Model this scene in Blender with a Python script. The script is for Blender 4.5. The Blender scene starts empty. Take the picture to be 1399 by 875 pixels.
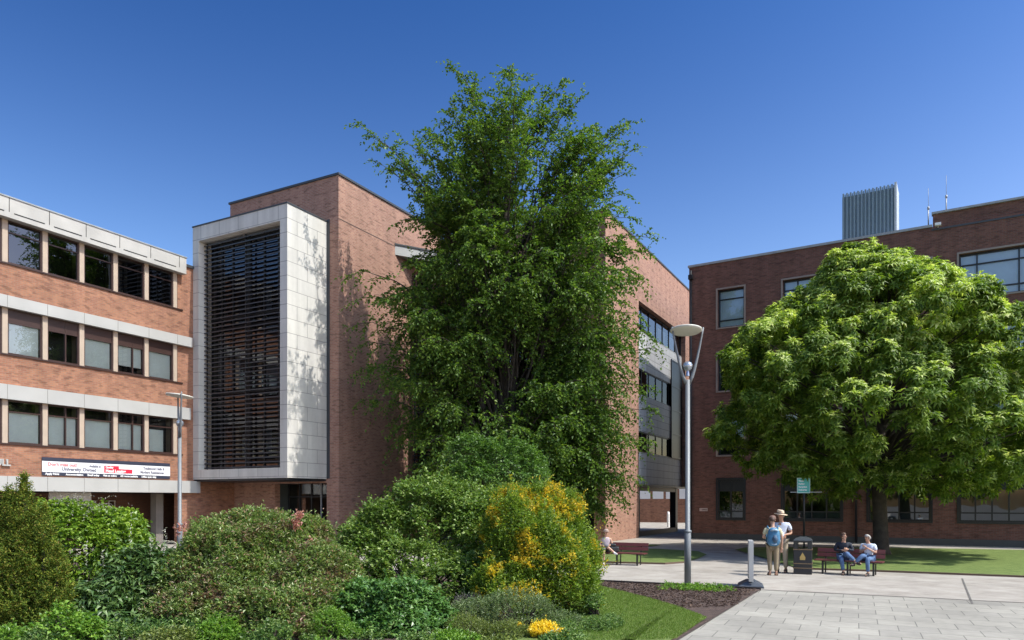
import bpy, bmesh, math, random
import numpy as np
from mathutils import Vector, Matrix, Quaternion
random.seed(7); RNG = np.random.default_rng(11)
R = math.radians
sc = bpy.context.scene
COL = sc.collection

# ------------------------------------------------------------------ camera, sky, sun, exposure
H = 2.15                        # eye height
cam_d = bpy.data.cameras.new('camera'); cam = bpy.data.objects.new('camera', cam_d); COL.objects.link(cam)
cam.location = (0, 0, H); cam.rotation_euler = (R(90), 0, 0)
cam_d.sensor_width = 36; cam_d.lens = 36*1000/1399
cam_d.shift_x = 0.0; cam_d.shift_y = 246.5/1399
cam_d.clip_start = 0.1; cam_d.clip_end = 2000
sc.camera = cam
SUN_EL = R(56); SH = Vector((0.905, -0.425, 0)).normalized()
SUNDIR = Vector((SH.x*math.cos(SUN_EL), SH.y*math.cos(SUN_EL), math.sin(SUN_EL)))
w = bpy.data.worlds.new('World'); sc.world = w; w.use_nodes = True
nt = w.node_tree; nt.nodes.clear()
sky = nt.nodes.new('ShaderNodeTexSky'); sky.sky_type = 'NISHITA'; sky.sun_disc = False
sky.sun_elevation = SUN_EL; sky.sun_rotation = math.atan2(SH.x, SH.y)
sky.altitude = 200; sky.air_density = 1.0; sky.dust_density = 2.0; sky.ozone_density = 3.0
bg = nt.nodes.new('ShaderNodeBackground'); bg.inputs[1].default_value = 0.065
wo = nt.nodes.new('ShaderNodeOutputWorld')
hs=nt.nodes.new('ShaderNodeHueSaturation'); hs.inputs['Saturation'].default_value=1.15; hs.inputs['Hue'].default_value=.504; hs.inputs['Value'].default_value=1.0; nt.links.new(sky.outputs[0], hs.inputs['Color']); gm=nt.nodes.new('ShaderNodeGamma'); gm.inputs[1].default_value=1.8; nt.links.new(hs.outputs[0], gm.inputs[0]); # paler air low down, deeper blue overhead, by the height of the view direction
wt=nt.nodes.new('ShaderNodeTexCoord'); sx=nt.nodes.new('ShaderNodeSeparateXYZ'); nt.links.new(wt.outputs['Generated'],sx.inputs[0])
mr=nt.nodes.new('ShaderNodeMapRange'); mr.interpolation_type='SMOOTHSTEP'; mr.inputs[1].default_value=.22; mr.inputs[2].default_value=.68; nt.links.new(sx.outputs[2],mr.inputs[0])
mc=nt.nodes.new('ShaderNodeMixRGB'); mc.inputs[1].default_value=(2.3,1.46,.94,1); mc.inputs[2].default_value=(.80,1.0,.84,1); nt.links.new(mr.outputs[0],mc.inputs[0])
mm=nt.nodes.new('ShaderNodeMixRGB'); mm.blend_type='MULTIPLY'; mm.inputs[0].default_value=1; nt.links.new(gm.outputs[0],mm.inputs[1]); nt.links.new(mc.outputs[0],mm.inputs[2]); nt.links.new(mm.outputs[0], bg.inputs[0]); nt.links.new(bg.outputs[0], wo.inputs[0])
sd = bpy.data.lights.new('sun', 'SUN'); sd.energy = 4.6; sd.angle = R(0.53); sd.color = (1.0, 0.955, 0.89)
sun = bpy.data.objects.new('sun', sd); COL.objects.link(sun)
sun.location = (30, -20, 40); sun.rotation_euler = (-SUNDIR).to_track_quat('-Z', 'Y').to_euler()
sc.view_settings.view_transform = 'Standard'; sc.view_settings.look = 'None'
sc.view_settings.gamma = 1; sc.view_settings.use_curve_mapping = False
sc.view_settings.exposure = 0.18
sc.render.engine = 'CYCLES'
sc.cycles.max_bounces = 6; sc.cycles.transparent_max_bounces = 12

# ------------------------------------------------------------------ helpers
def W(px, py, Y):   return Vector(((px-700)/1000*Y, Y, H-(py-684)/1000*Y))
def G(px, py):      return W(px, py, H*1000/(py-684))
def tag(o, label=None, cat=None, group=None, kind=None):
    if label: o['label'] = label
    if cat: o['category'] = cat
    if group: o['group'] = group
    if kind: o['kind'] = kind
    return o
def empty(name, loc=(0,0,0), rz=0, label=None, cat=None, group=None):
    o = bpy.data.objects.new(name, None); COL.objects.link(o); o.location = loc; o.rotation_euler = (0,0,rz)
    o.empty_display_size = .3
    return tag(o, label, cat, group)
def mkobj(name, me, parent=None):
    o = bpy.data.objects.new(name, me); COL.objects.link(o)
    if parent is not None: o.parent = parent
    return o
def copy_tree(o, parent=None):
    c = o.copy(); COL.objects.link(c); c.parent = parent
    for ch in list(o.children): copy_tree(ch, c)
    return c

class MB:
    def __init__(s): s.v=[]; s.f=[]; s.m=[]; s.sm=[]
    def quad(s, pts, m=0, smooth=False):
        n=len(s.v); s.v += [tuple(p) for p in pts]; s.f.append(tuple(range(n, n+len(pts)))); s.m.append(m); s.sm.append(smooth); return s
    def box(s, x0,x1,y0,y1,z0,z1, m=0, skip=''):
        if x0>x1: x0,x1=x1,x0
        if y0>y1: y0,y1=y1,y0
        if z0>z1: z0,z1=z1,z0
        n=len(s.v)
        s.v += [(x0,y0,z0),(x1,y0,z0),(x1,y1,z0),(x0,y1,z0),(x0,y0,z1),(x1,y0,z1),(x1,y1,z1),(x0,y1,z1)]
        F={'b':(0,3,2,1),'t':(4,5,6,7),'f':(0,1,5,4),'r':(1,2,6,5),'k':(2,3,7,6),'l':(3,0,4,7)}
        for k,q in F.items():
            if k in skip: continue
            s.f.append(tuple(n+i for i in q)); s.m.append(m); s.sm.append(False)
        return s
    def prism(s, poly, z0, z1, m=0):
        n=len(s.v); k=len(poly)
        s.v += [(p[0],p[1],z0) for p in poly]+[(p[0],p[1],z1) for p in poly]
        s.f.append(tuple(n+i for i in reversed(range(k)))); s.m.append(m); s.sm.append(False)
        s.f.append(tuple(n+k+i for i in range(k))); s.m.append(m); s.sm.append(False)
        for i in range(k):
            j=(i+1)%k; s.f.append((n+i,n+j,n+k+j,n+k+i)); s.m.append(m); s.sm.append(False)
        return s
    def tube(s, path, radii, n=10, m=0, cap=True, smooth=True):
        path=[Vector(p) for p in path]
        if not hasattr(radii,'__len__'): radii=[radii]*len(path)
        base=len(s.v); ref=None
        for i,p in enumerate(path):
            t=(path[min(i+1,len(path)-1)]-path[max(i-1,0)])
            if t.length<1e-9: t=Vector((0,0,1))
            t.normalize()
            if ref is None:
                ref=Vector((1,0,0)) if abs(t.x)<.8 else Vector((0,1,0))
            a=(ref-t*ref.dot(t)).normalized(); b=t.cross(a); ref=a
            for k in range(n):
                an=2*math.pi*k/n; q=p+(a*math.cos(an)+b*math.sin(an))*radii[i]; s.v.append(tuple(q))
        for i in range(len(path)-1):
            for k in range(n):
                k2=(k+1)%n; s.f.append((base+i*n+k, base+i*n+k2, base+(i+1)*n+k2, base+(i+1)*n+k)); s.m.append(m); s.sm.append(smooth)
        if cap:
            s.f.append(tuple(base+k for k in reversed(range(n)))); s.m.append(m); s.sm.append(False)
            e=base+(len(path)-1)*n; s.f.append(tuple(e+k for k in range(n))); s.m.append(m); s.sm.append(False)
        return s
    def lathe(s, prof, c=(0,0,0), n=24, m=0, tilt=None):
        base=len(s.v); c=Vector(c)
        for r,z in prof:
            for k in range(n):
                an=2*math.pi*k/n; q=Vector((r*math.cos(an), r*math.sin(an), z))
                if tilt: q=tilt@q
                s.v.append(tuple(q+c))
        for i in range(len(prof)-1):
            for k in range(n):
                k2=(k+1)%n; s.f.append((base+i*n+k, base+i*n+k2, base+(i+1)*n+k2, base+(i+1)*n+k)); s.m.append(m); s.sm.append(True)
        return s
    def build(s, name, mats, parent=None, bevel=0):
        me=bpy.data.meshes.new(name); me.from_pydata(s.v, [], s.f)
        if not isinstance(mats,(list,tuple)): mats=[mats]
        for mt in mats: me.materials.append(mt)
        me.polygons.foreach_set('material_index', s.m); me.polygons.foreach_set('use_smooth', s.sm)
        uv=me.uv_layers.new(name='UVMap'); co=me.vertices
        for p in me.polygons:
            nx,ny,nz=abs(p.normal.x),abs(p.normal.y),abs(p.normal.z)
            for li in p.loop_indices:
                c=co[me.loops[li].vertex_index].co
                if nz>=nx and nz>=ny: uv.data[li].uv=(c.x,c.y)
                elif ny>=nx: uv.data[li].uv=(c.x,c.z)
                else: uv.data[li].uv=(c.y,c.z)
        o=mkobj(name, me, parent)
        if bevel:
            b=o.modifiers.new('bevel','BEVEL'); b.width=bevel; b.segments=2; b.limit_method='ANGLE'; b.angle_limit=R(40)
        return o

def wall_open(mb, x0,x1,z0,z1, ops, y=0.0, depth=.3, m=0):
    """front wall in plane y facing -y with rectangular openings and their reveals"""
    xs=sorted({x0,x1,*[o[0] for o in ops],*[o[1] for o in ops]}); zs=sorted({z0,z1,*[o[2] for o in ops],*[o[3] for o in ops]})
    xs=[x for x in xs if x0<=x<=x1]; zs=[z for z in zs if z0<=z<=z1]
    for i in range(len(xs)-1):
        for j in range(len(zs)-1):
            cx=(xs[i]+xs[i+1])/2; cz=(zs[j]+zs[j+1])/2
            if any(a<cx<b and c<cz<d for a,b,c,d in ops): continue
            mb.quad([(xs[i],y,zs[j]),(xs[i+1],y,zs[j]),(xs[i+1],y,zs[j+1]),(xs[i],y,zs[j+1])],m)
    for a,b,c,d in ops:
        mb.quad([(a,y,c),(a,y,d),(a,y+depth,d),(a,y+depth,c)],m); mb.quad([(b,y,c),(b,y+depth,c),(b,y+depth,d),(b,y,d)],m)
        mb.quad([(a,y,d),(b,y,d),(b,y+depth,d),(a,y+depth,d)],m)
        mb.quad([(a,y,c),(a,y+depth,c),(b,y+depth,c),(b,y,c)],m)

def text_mesh(txt, size, mat, parent, loc, rot, name='lettering', align='LEFT', ext=.004, squash=1.0):
    cu=bpy.data.curves.new('t','FONT'); cu.body=txt; cu.size=size; cu.extrude=ext; cu.offset=.035*size; cu.align_x=align; cu.resolution_u=2
    t=bpy.data.objects.new('t',cu); COL.objects.link(t)
    dg=bpy.context.evaluated_depsgraph_get(); me=bpy.data.meshes.new_from_object(t.evaluated_get(dg))
    bpy.data.objects.remove(t); me.materials.clear(); me.materials.append(mat)
    o=mkobj(name, me, parent); o.location=loc; o.rotation_euler=rot; o.scale=(squash,1,1)
    return o

# ------------------------------------------------------------------ materials
MATS={}
def newmat(name):
    m=bpy.data.materials.new(name); m.use_nodes=True; n=m.node_tree.nodes; n.clear(); MATS[name]=m
    return m, n, m.node_tree.links
def plain(name, col, rough=.6, metal=0, noise=.12, scale=3.0, bump=0.0, spec=.5):
    m,n,l=newmat(name); out=n.new('ShaderNodeOutputMaterial'); p=n.new('ShaderNodeBsdfPrincipled'); l.new(p.outputs[0],out.inputs[0])
    p.inputs['Roughness'].default_value=rough; p.inputs['Metallic'].default_value=metal; p.inputs['Specular IOR Level'].default_value=spec
    tc=n.new('ShaderNodeTexCoord'); nz=n.new('ShaderNodeTexNoise'); nz.inputs['Scale'].default_value=scale; nz.inputs['Detail'].default_value=6
    l.new(tc.outputs['Object'],nz.inputs['Vector'])
    r=n.new('ShaderNodeMapRange'); r.inputs[1].default_value=.25; r.inputs[2].default_value=.75; r.inputs[3].default_value=1-noise; r.inputs[4].default_value=1+noise
    l.new(nz.outputs[0],r.inputs[0])
    mx=n.new('ShaderNodeVectorMath'); mx.operation='SCALE'; mx.inputs[0].default_value=col; l.new(r.outputs[0],mx.inputs['Scale']); l.new(mx.outputs[0],p.inputs['Base Color'])
    if bump:
        b=n.new('ShaderNodeBump'); b.inputs['Strength'].default_value=bump; b.inputs['Distance'].default_value=.02
        n2=n.new('ShaderNodeTexNoise'); n2.inputs['Scale'].default_value=scale*12; n2.inputs['Detail'].default_value=4; l.new(tc.outputs['Object'],n2.inputs['Vector'])
        l.new(n2.outputs[0],b.inputs['Height']); l.new(b.outputs[0],p.inputs['Normal'])
    return m
def brick(name, c1, c2, mortar, bw=.225, bh=.075, ms=.01, bias=0.0, stain=.25, off=.5, rough=.85, bump=.35, patch=0.0, patchcol=(0,0,0), smooth=.1, coord='UV', rot=0, fleck=.0):
    m,n,l=newmat(name); out=n.new('ShaderNodeOutputMaterial'); p=n.new('ShaderNodeBsdfPrincipled'); l.new(p.outputs[0],out.inputs[0])
    p.inputs['Roughness'].default_value=rough; p.inputs['Specular IOR Level'].default_value=.3
    tc=n.new('ShaderNodeTexCoord'); mp=n.new('ShaderNodeMapping'); mp.inputs['Rotation'].default_value=(0,0,rot)
    l.new(tc.outputs[coord],mp.inputs['Vector'])
    b=n.new('ShaderNodeTexBrick'); l.new(mp.outputs[0],b.inputs['Vector']); b.offset=off
    b.inputs['Scale'].default_value=1; b.inputs['Brick Width'].default_value=bw; b.inputs['Row Height'].default_value=bh
    b.inputs['Mortar Size'].default_value=ms; b.inputs['Mortar Smooth'].default_value=smooth; b.inputs['Bias'].default_value=bias
    b.inputs['Color1'].default_value=(*c1,1); b.inputs['Color2'].default_value=(*c2,1); b.inputs['Mortar'].default_value=(*mortar,1)
    # blotchy variation of the bricks and weather staining
    nz=n.new('ShaderNodeTexNoise'); nz.inputs['Scale'].default_value=.55; nz.inputs['Detail'].default_value=8; nz.inputs['Roughness'].default_value=.65
    l.new(mp.outputs[0],nz.inputs['Vector'])
    r=n.new('ShaderNodeMapRange'); r.inputs[1].default_value=.3; r.inputs[2].default_value=.7; r.inputs[3].default_value=1-stain; r.inputs[4].default_value=1+stain*.7
    l.new(nz.outputs[0],r.inputs[0])
    nb=n.new('ShaderNodeTexNoise'); nb.inputs['Scale'].default_value=6; nb.inputs['Detail'].default_value=5; l.new(mp.outputs[0],nb.inputs['Vector'])
    rb=n.new('ShaderNodeMapRange'); rb.inputs[1].default_value=.3; rb.inputs[2].default_value=.7; rb.inputs[3].default_value=1-stain*.5; rb.inputs[4].default_value=1+stain*.5; l.new(nb.outputs[0],rb.inputs[0])
    mu=n.new('ShaderNodeMath'); mu.operation='MULTIPLY'; l.new(r.outputs[0],mu.inputs[0]); l.new(rb.outputs[0],mu.inputs[1])
    ms_=n.new('ShaderNodeMapping'); ms_.inputs['Scale'].default_value=(2.2,.22,1) if coord=='UV' else (.35,.35,1); l.new(mp.outputs[0],ms_.inputs['Vector'])
    ns=n.new('ShaderNodeTexNoise'); ns.inputs['Scale'].default_value=1; ns.inputs['Detail'].default_value=6; l.new(ms_.outputs[0],ns.inputs['Vector'])
    rs=n.new('ShaderNodeMapRange'); rs.inputs[1].default_value=.35; rs.inputs[2].default_value=.7; rs.inputs[3].default_value=1.06; rs.inputs[4].default_value=.86; l.new(ns.outputs[0],rs.inputs[0])
    mv=n.new('ShaderNodeMath'); mv.operation='MULTIPLY'; l.new(mu.outputs[0],mv.inputs[0]); l.new(rs.outputs[0],mv.inputs[1]); mu=mv
    last=mu.outputs[0]; colsrc=b.outputs['Color']
    if fleck:
        # single dark burnt bricks: a noise cell the size of one brick
        mp2=n.new('ShaderNodeMapping'); mp2.inputs['Scale'].default_value=(1/bw*.5,1/bh*.5,1); l.new(mp.outputs[0],mp2.inputs['Vector'])
        nf=n.new('ShaderNodeTexNoise'); nf.inputs['Scale'].default_value=1.0; nf.inputs['Detail'].default_value=2; l.new(mp2.outputs[0],nf.inputs['Vector'])
        rf=n.new('ShaderNodeMapRange'); rf.inputs[1].default_value=.56; rf.inputs[2].default_value=.64; rf.inputs[3].default_value=1; rf.inputs[4].default_value=1-fleck; l.new(nf.outputs[0],rf.inputs[0])
        m2=n.new('ShaderNodeMath'); m2.operation='MULTIPLY'; l.new(last,m2.inputs[0]); l.new(rf.outputs[0],m2.inputs[1]); last=m2.outputs[0]
    sc_=n.new('ShaderNodeVectorMath'); sc_.operation='SCALE'; l.new(colsrc,sc_.inputs[0]); l.new(last,sc_.inputs['Scale'])
    l.new(sc_.outputs[0],p.inputs['Base Color'])
    if bump:
        bp=n.new('ShaderNodeBump'); bp.inputs['Strength'].default_value=bump; bp.inputs['Distance'].default_value=.01; bp.invert=True
        l.new(b.outputs['Fac'],bp.inputs['Height']); l.new(bp.outputs[0],p.inputs['Normal'])
    return m
def glass(name, tint=(.02,.025,.03), refl=1.0, clear=.0, wav=.0):
    m,n,l=newmat(name); out=n.new('ShaderNodeOutputMaterial')
    g=n.new('ShaderNodeBsdfGlossy'); g.inputs['Roughness'].default_value=.015; g.inputs['Color'].default_value=(refl,refl,refl,1)
    t=n.new('ShaderNodeBsdfTransparent'); t.inputs['Color'].default_value=(.86,.90,.90,1) if clear else (.25,.28,.3,1)
    fr=n.new('ShaderNodeFresnel'); fr.inputs['IOR'].default_value=1.55
    mp=n.new('ShaderNodeMapRange'); mp.inputs[1].default_value=0; mp.inputs[2].default_value=1; mp.inputs[3].default_value=.07; mp.inputs[4].default_value=1; l.new(fr.outputs[0],mp.inputs[0])
    mx=n.new('ShaderNodeMixShader'); l.new(mp.outputs[0],mx.inputs[0]); l.new(t.outputs[0],mx.inputs[1]); l.new(g.outputs[0],mx.inputs[2])
    if wav:
        tc=n.new('ShaderNodeTexCoord'); nz=n.new('ShaderNodeTexNoise'); nz.inputs['Scale'].default_value=.9; nz.inputs['Detail'].default_value=1; l.new(tc.outputs['Object'],nz.inputs['Vector'])
        b=n.new('ShaderNodeBump'); b.inputs['Strength'].default_value=wav; b.inputs['Distance'].default_value=.05; l.new(nz.outputs[0],b.inputs['Height']); l.new(b.outputs[0],g.inputs['Normal'])
    l.new(mx.outputs[0],out.inputs[0]); return m
LEAF_GAIN={'beech_leaf': 1.38, 'chestnut_leaf': 1.4, 'chestnut_leaf_new': 1.6, 'lime_leaf': 1.15, 'buddleia_leaf': 1.1, 'bright_leaf': 1.3, 'pieris_leaf': 1.35, 'euonymus_leaf': 1.45, 'golden_leaf': 1.35, 'hydrangea_leaf': 1.5, 'small_tree_leaf': 1.5, 'ground_cover_leaf': 1.5, 'feathery_leaf': 1.3, 'silver_leaf': 1.15, 'conifer_leaf': 1.35}
def leafmat(name, cols, trans=.32, rough=.42, spec=.45, tcol=1.6, patch=None, patch_amt=.5, patch_scale=1.0):
    """cols: list of (pos,(r,g,b)) picked at random for each leaf"""
    cols=[(q,tuple(min(.9,v*LEAF_GAIN.get(name,1)) for v in c)) for q,c in cols]
    m,n,l=newmat(name); out=n.new('ShaderNodeOutputMaterial'); p=n.new('ShaderNodeBsdfPrincipled')
    p.inputs['Roughness'].default_value=rough; p.inputs['Specular IOR Level'].default_value=spec
    ge=n.new('ShaderNodeNewGeometry'); cr=n.new('ShaderNodeValToRGB'); l.new(ge.outputs['Random Per Island'],cr.inputs[0])
    e=cr.color_ramp.elements
    while len(e)<len(cols): e.new(.5)
    for i,(q,c) in enumerate(cols): e[i].position=q; e[i].color=(*c,1)
    src=cr.outputs[0]
    if patch:
        tc=n.new('ShaderNodeTexCoord'); nz=n.new('ShaderNodeTexNoise'); nz.inputs['Scale'].default_value=patch_scale; nz.inputs['Detail'].default_value=3; l.new(tc.outputs['Object'],nz.inputs['Vector'])
        r=n.new('ShaderNodeMapRange'); r.inputs[1].default_value=.5+(.5-patch_amt)*.3; r.inputs[2].default_value=r.inputs[1].default_value+.08; l.new(nz.outputs[0],r.inputs[0])
        ad=n.new('ShaderNodeMath'); ad.operation='MULTIPLY'; 
        gt=n.new('ShaderNodeMapRange'); gt.inputs[1].default_value=.15; gt.inputs[2].default_value=.4; 
        # random again so the patch edge is leaf by leaf
        m3=n.new('ShaderNodeMath'); m3.operation='FRACT'; m4=n.new('ShaderNodeMath'); m4.operation='MULTIPLY'; m4.inputs[1].default_value=7.31
        l.new(ge.outputs['Random Per Island'],m4.inputs[0]); l.new(m4.outputs[0],m3.inputs[0]); l.new(m3.outputs[0],gt.inputs[0])
        l.new(r.outputs[0],ad.inputs[0]); l.new(gt.outputs[0],ad.inputs[1])
        mx=n.new('ShaderNodeMixRGB'); l.new(ad.outputs[0],mx.inputs[0]); l.new(src,mx.inputs[1]); mx.inputs[2].default_value=(*patch,1); src=mx.outputs[0]
    l.new(src,p.inputs['Base Color'])
    t=n.new('ShaderNodeBsdfTranslucent'); hs=n.new('ShaderNodeVectorMath'); hs.operation='MULTIPLY'; hs.inputs[1].default_value=(tcol*1.0,tcol*1.05,tcol*.45); l.new(src,hs.inputs[0]); l.new(hs.outputs[0],t.inputs[0])
    mx=n.new('ShaderNodeMixShader'); mx.inputs[0].default_value=trans; l.new(p.outputs[0],mx.inputs[1]); l.new(t.outputs[0],mx.inputs[2]); l.new(mx.outputs[0],out.inputs[0])
    return m

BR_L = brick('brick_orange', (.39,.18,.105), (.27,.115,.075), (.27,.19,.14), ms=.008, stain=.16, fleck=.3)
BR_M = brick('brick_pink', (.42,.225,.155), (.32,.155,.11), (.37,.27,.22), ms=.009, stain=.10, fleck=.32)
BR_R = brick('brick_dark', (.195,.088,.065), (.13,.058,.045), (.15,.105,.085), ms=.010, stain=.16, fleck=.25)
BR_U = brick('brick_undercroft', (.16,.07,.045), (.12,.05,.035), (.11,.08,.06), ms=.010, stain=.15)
CLAD = brick('stone_cladding', (.60,.585,.54), (.555,.54,.505), (.26,.25,.24), bw=1.3, bh=.65, ms=.012, stain=.05, bump=.2, smooth=.0)
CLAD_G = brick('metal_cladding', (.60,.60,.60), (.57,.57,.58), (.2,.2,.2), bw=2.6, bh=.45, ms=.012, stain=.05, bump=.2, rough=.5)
CONC = plain('concrete', (.42,.405,.38), .8, noise=.16, scale=1.3, bump=.15)
CONC_B = plain('concrete_band', (.40,.395,.38), .75, noise=.08, scale=1.0, bump=.08)
PIER = plain('tan_concrete', (.43,.34,.265), .8, noise=.1, scale=2)
COPE = plain('dark_coping', (.05,.055,.06), .45, noise=.1)
LEAD = plain('grey_flashing', (.30,.32,.33), .5, noise=.2)
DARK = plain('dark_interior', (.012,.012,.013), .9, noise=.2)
FR_BR = plain('brown_frame', (.045,.022,.018), .45)
FR_BK = plain('black_frame', (.012,.014,.018), .4)
FR_GY = plain('grey_frame', (.30,.31,.32), .4)
LOUV = plain('louvre_metal', (.055,.06,.07), .4, metal=.2)
FINS = plain('blue_grey_fins', (.20,.27,.31), .45, noise=.06)
BLIND = plain('blind_cloth', (.74,.80,.77), .8, noise=.05)
BLIND_B = plain('blind_cool', (.66,.76,.88), .8, noise=.05)
GL = glass('window_glass', wav=.06); GLC = glass('clear_glass', clear=1, wav=.04); GLD = glass('dim_glass', refl=.42, wav=.05)
POLE = plain('galvanised_pole', (.17,.18,.19), .5, metal=.1, noise=.1)
POLE_L = plain('pale_lamp_disc', (.52,.50,.44), .45, noise=.05)
WHITE = plain('white_paint', (.8,.8,.8), .5, noise=.03)
BLACKP = plain('black_plastic', (.02,.021,.023), .4)
GOLD = plain('gold_paint', (.55,.38,.12), .45)
REDW = plain('maroon_wood', (.115,.028,.026), .5, noise=.2, scale=6)
BARK = plain('bark', (.055,.045,.035), .95, noise=.4, scale=5, bump=.8)
SOIL = plain('bark_mulch', (.085,.055,.045), .95, noise=.5, scale=9, bump=1.0)
EDGE = plain('edging', (.035,.028,.025), .8)

def groundmat(name, c1, c2, scale, fine, bump, rough=.9):
    m,n,l=newmat(name); out=n.new('ShaderNodeOutputMaterial'); p=n.new('ShaderNodeBsdfPrincipled'); l.new(p.outputs[0],out.inputs[0]); p.inputs['Roughness'].default_value=rough; p.inputs['Specular IOR Level'].default_value=.25
    tc=n.new('ShaderNodeTexCoord'); a=n.new('ShaderNodeTexNoise'); a.inputs['Scale'].default_value=scale; a.inputs['Detail'].default_value=10; a.inputs['Roughness'].default_value=.7; l.new(tc.outputs['Object'],a.inputs['Vector'])
    cr=n.new('ShaderNodeValToRGB'); cr.color_ramp.elements[0].position=.35; cr.color_ramp.elements[1].position=.66; cr.color_ramp.elements[0].color=(*c1,1); cr.color_ramp.elements[1].color=(*c2,1); l.new(a.outputs[0],cr.inputs[0])
    l.new(cr.outputs[0],p.inputs['Base Color'])
    f=n.new('ShaderNodeTexNoise'); f.inputs['Scale'].default_value=fine; f.inputs['Detail'].default_value=4; l.new(tc.outputs['Object'],f.inputs['Vector'])
    b=n.new('ShaderNodeBump'); b.inputs['Strength'].default_value=bump; b.inputs['Distance'].default_value=.02; l.new(f.outputs[0],b.inputs['Height']); l.new(b.outputs[0],p.inputs['Normal'])
    return m
TARMAC = groundmat('pale_concrete', (.265,.235,.205), (.40,.365,.325), 1.1, 40, .15)
FARG = groundmat('far_ground', (.16,.15,.14), (.22,.21,.2), .2, 10, .1)
GRASS = groundmat('lawn_turf', (.095,.14,.035), (.17,.22,.065), 3.5, 60, .9)
SLAB = brick('slabs', (.345,.322,.28), (.285,.266,.235), (.15,.14,.125), bw=.6, bh=.6, ms=.008, stain=.16, coord='Object', rot=0, bump=.4, smooth=.0, off=.5)

# ------------------------------------------------------------------ ground
D1 = Vector((0.905, -0.425, 0)); D2 = Vector((0.475, 0.88, 0))
def sheet(name, pts, z, mat, kind='structure'):
    mb=MB(); mb.quad([(p[0],p[1],z) for p in pts]); o=mb.build(name, mat)
    if o.data.polygons[0].normal.z<0: o.data.flip_normals()
    o['kind']=kind; return o
sheet('ground', [(-600,-200),(600,-200),(600,900),(-600,900)], -.004, FARG)
sheet('path', [(-30,-10),(45,-10),(45,75),(-30,75)], 0, TARMAC)
PB = Vector((5.95,17.5,0))
# grey slab paving (rows run with the path): built in its own rotated frame
ang=math.atan2(-D2.x,D2.y)*-1
def rotsheet(name, pts, z, mat, rz, origin):
    inv=Matrix.Rotation(-rz,3,'Z'); mb=MB(); mb.quad([tuple(inv@(Vector((p[0],p[1],0))-origin)+Vector((0,0,z))) for p in pts])
    o=mb.build(name,mat); 
    if o.data.polygons[0].normal.z<0: o.data.flip_normals()
    o.location=origin; o.rotation_euler=(0,0,rz); o['kind']='structure'; return o
rotsheet('slab_pavement', [PB, PB+D1*22, PB+D1*22-D2*30, PB-D2*30], .004, SLAB, math.atan2(D1.y,D1.x), PB)
# drain line / joint across the pale path
mb=MB()
for (a,b,wd) in ((PB+Vector((0,.1,0)),PB+D1*22+Vector((0,.1,0)),.03),(G(1315,791),G(1329,826),.02),(G(815,776),G(1399,801),.012)):
    d=(b-a).normalized(); nrm=Vector((-d.y,d.x,0))*wd
    mb.quad([a-nrm,b-nrm,b+nrm,a+nrm])
mb.v=[(x,y,.008) for x,y,z in mb.v]
o=mb.build('path_joints', plain('joint',(.12,.11,.10),.9)); o['kind']='structure'
sheet('planting_bed', [PB, PB-D1*28, PB-D1*28-D2*26, PB-D2*26], .03, SOIL)
# edging along the bed
mb=MB(); e=PB
for (p,q) in ((PB,PB-D1*28),):
    d=(q-p).normalized(); nn=Vector((-d.y,d.x,0))*.025
    mb.prism([p-nn,q-nn,q+nn,p+nn],-.0,.07)
o=mb.build('bed_edging', EDGE); o['kind']='structure'
# foreground lawn
lawn_edge=[G(*p) for p in ((700,793),(760,797),(812,802),(850,811),(888,821),(925,832),(955,843),(966,848))]
fl=lawn_edge+[PB-D2*12.5, PB-D2*20, Vector((-1.0,4,0)), Vector((-1.0,14,0))]
front_lawn=sheet('front_lawn', fl, .05, GRASS)
right_lawn=[G(1005,752),G(1020,749),G(1100,748.6),G(1250,750),G(1399,752.5),Vector((31,29,0)),Vector((34,11.5,0)),G(1399,789.3),G(1200,781.5),G(1100,778.3),G(1088,776.5),G(1060,768)]
sheet('back_lawn', right_lawn, .035, GRASS)
left_lawn=[G(760,766),G(818,769),G(908,771.4),G(935,769.5),G(955,764),G(966,759),G(955,754.5),G(900,751),G(800,750),Vector((-4,35,0)),Vector((-4,29,0))]
sheet('middle_lawn', left_lawn, .035, GRASS)
sheet('lawn_verge', [G(780,744.6),G(905,745.2),G(890,747.2),G(860,748.4),G(780,749)], .03, GRASS)
mb=MB()
for pts in (right_lawn[7:10], left_lawn[0:4]):
    for a,b in zip(pts[:-1],pts[1:]):
        d=(b-a).normalized(); nn=Vector((-d.y,d.x,0))*.04; mb.prism([a-nn,b-nn,b+nn,a+nn],0,.055)
a=G(1399,789.3); b=Vector((34,11.5,0)); d=(b-a).normalized(); nn=Vector((-d.y,d.x,0))*.04; mb.prism([a-nn,b-nn,b+nn,a+nn],0,.055)
o=mb.build('lawn_kerb', plain('kerb_timber',(.12,.08,.055),.9)); o['kind']='structure'

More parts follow.
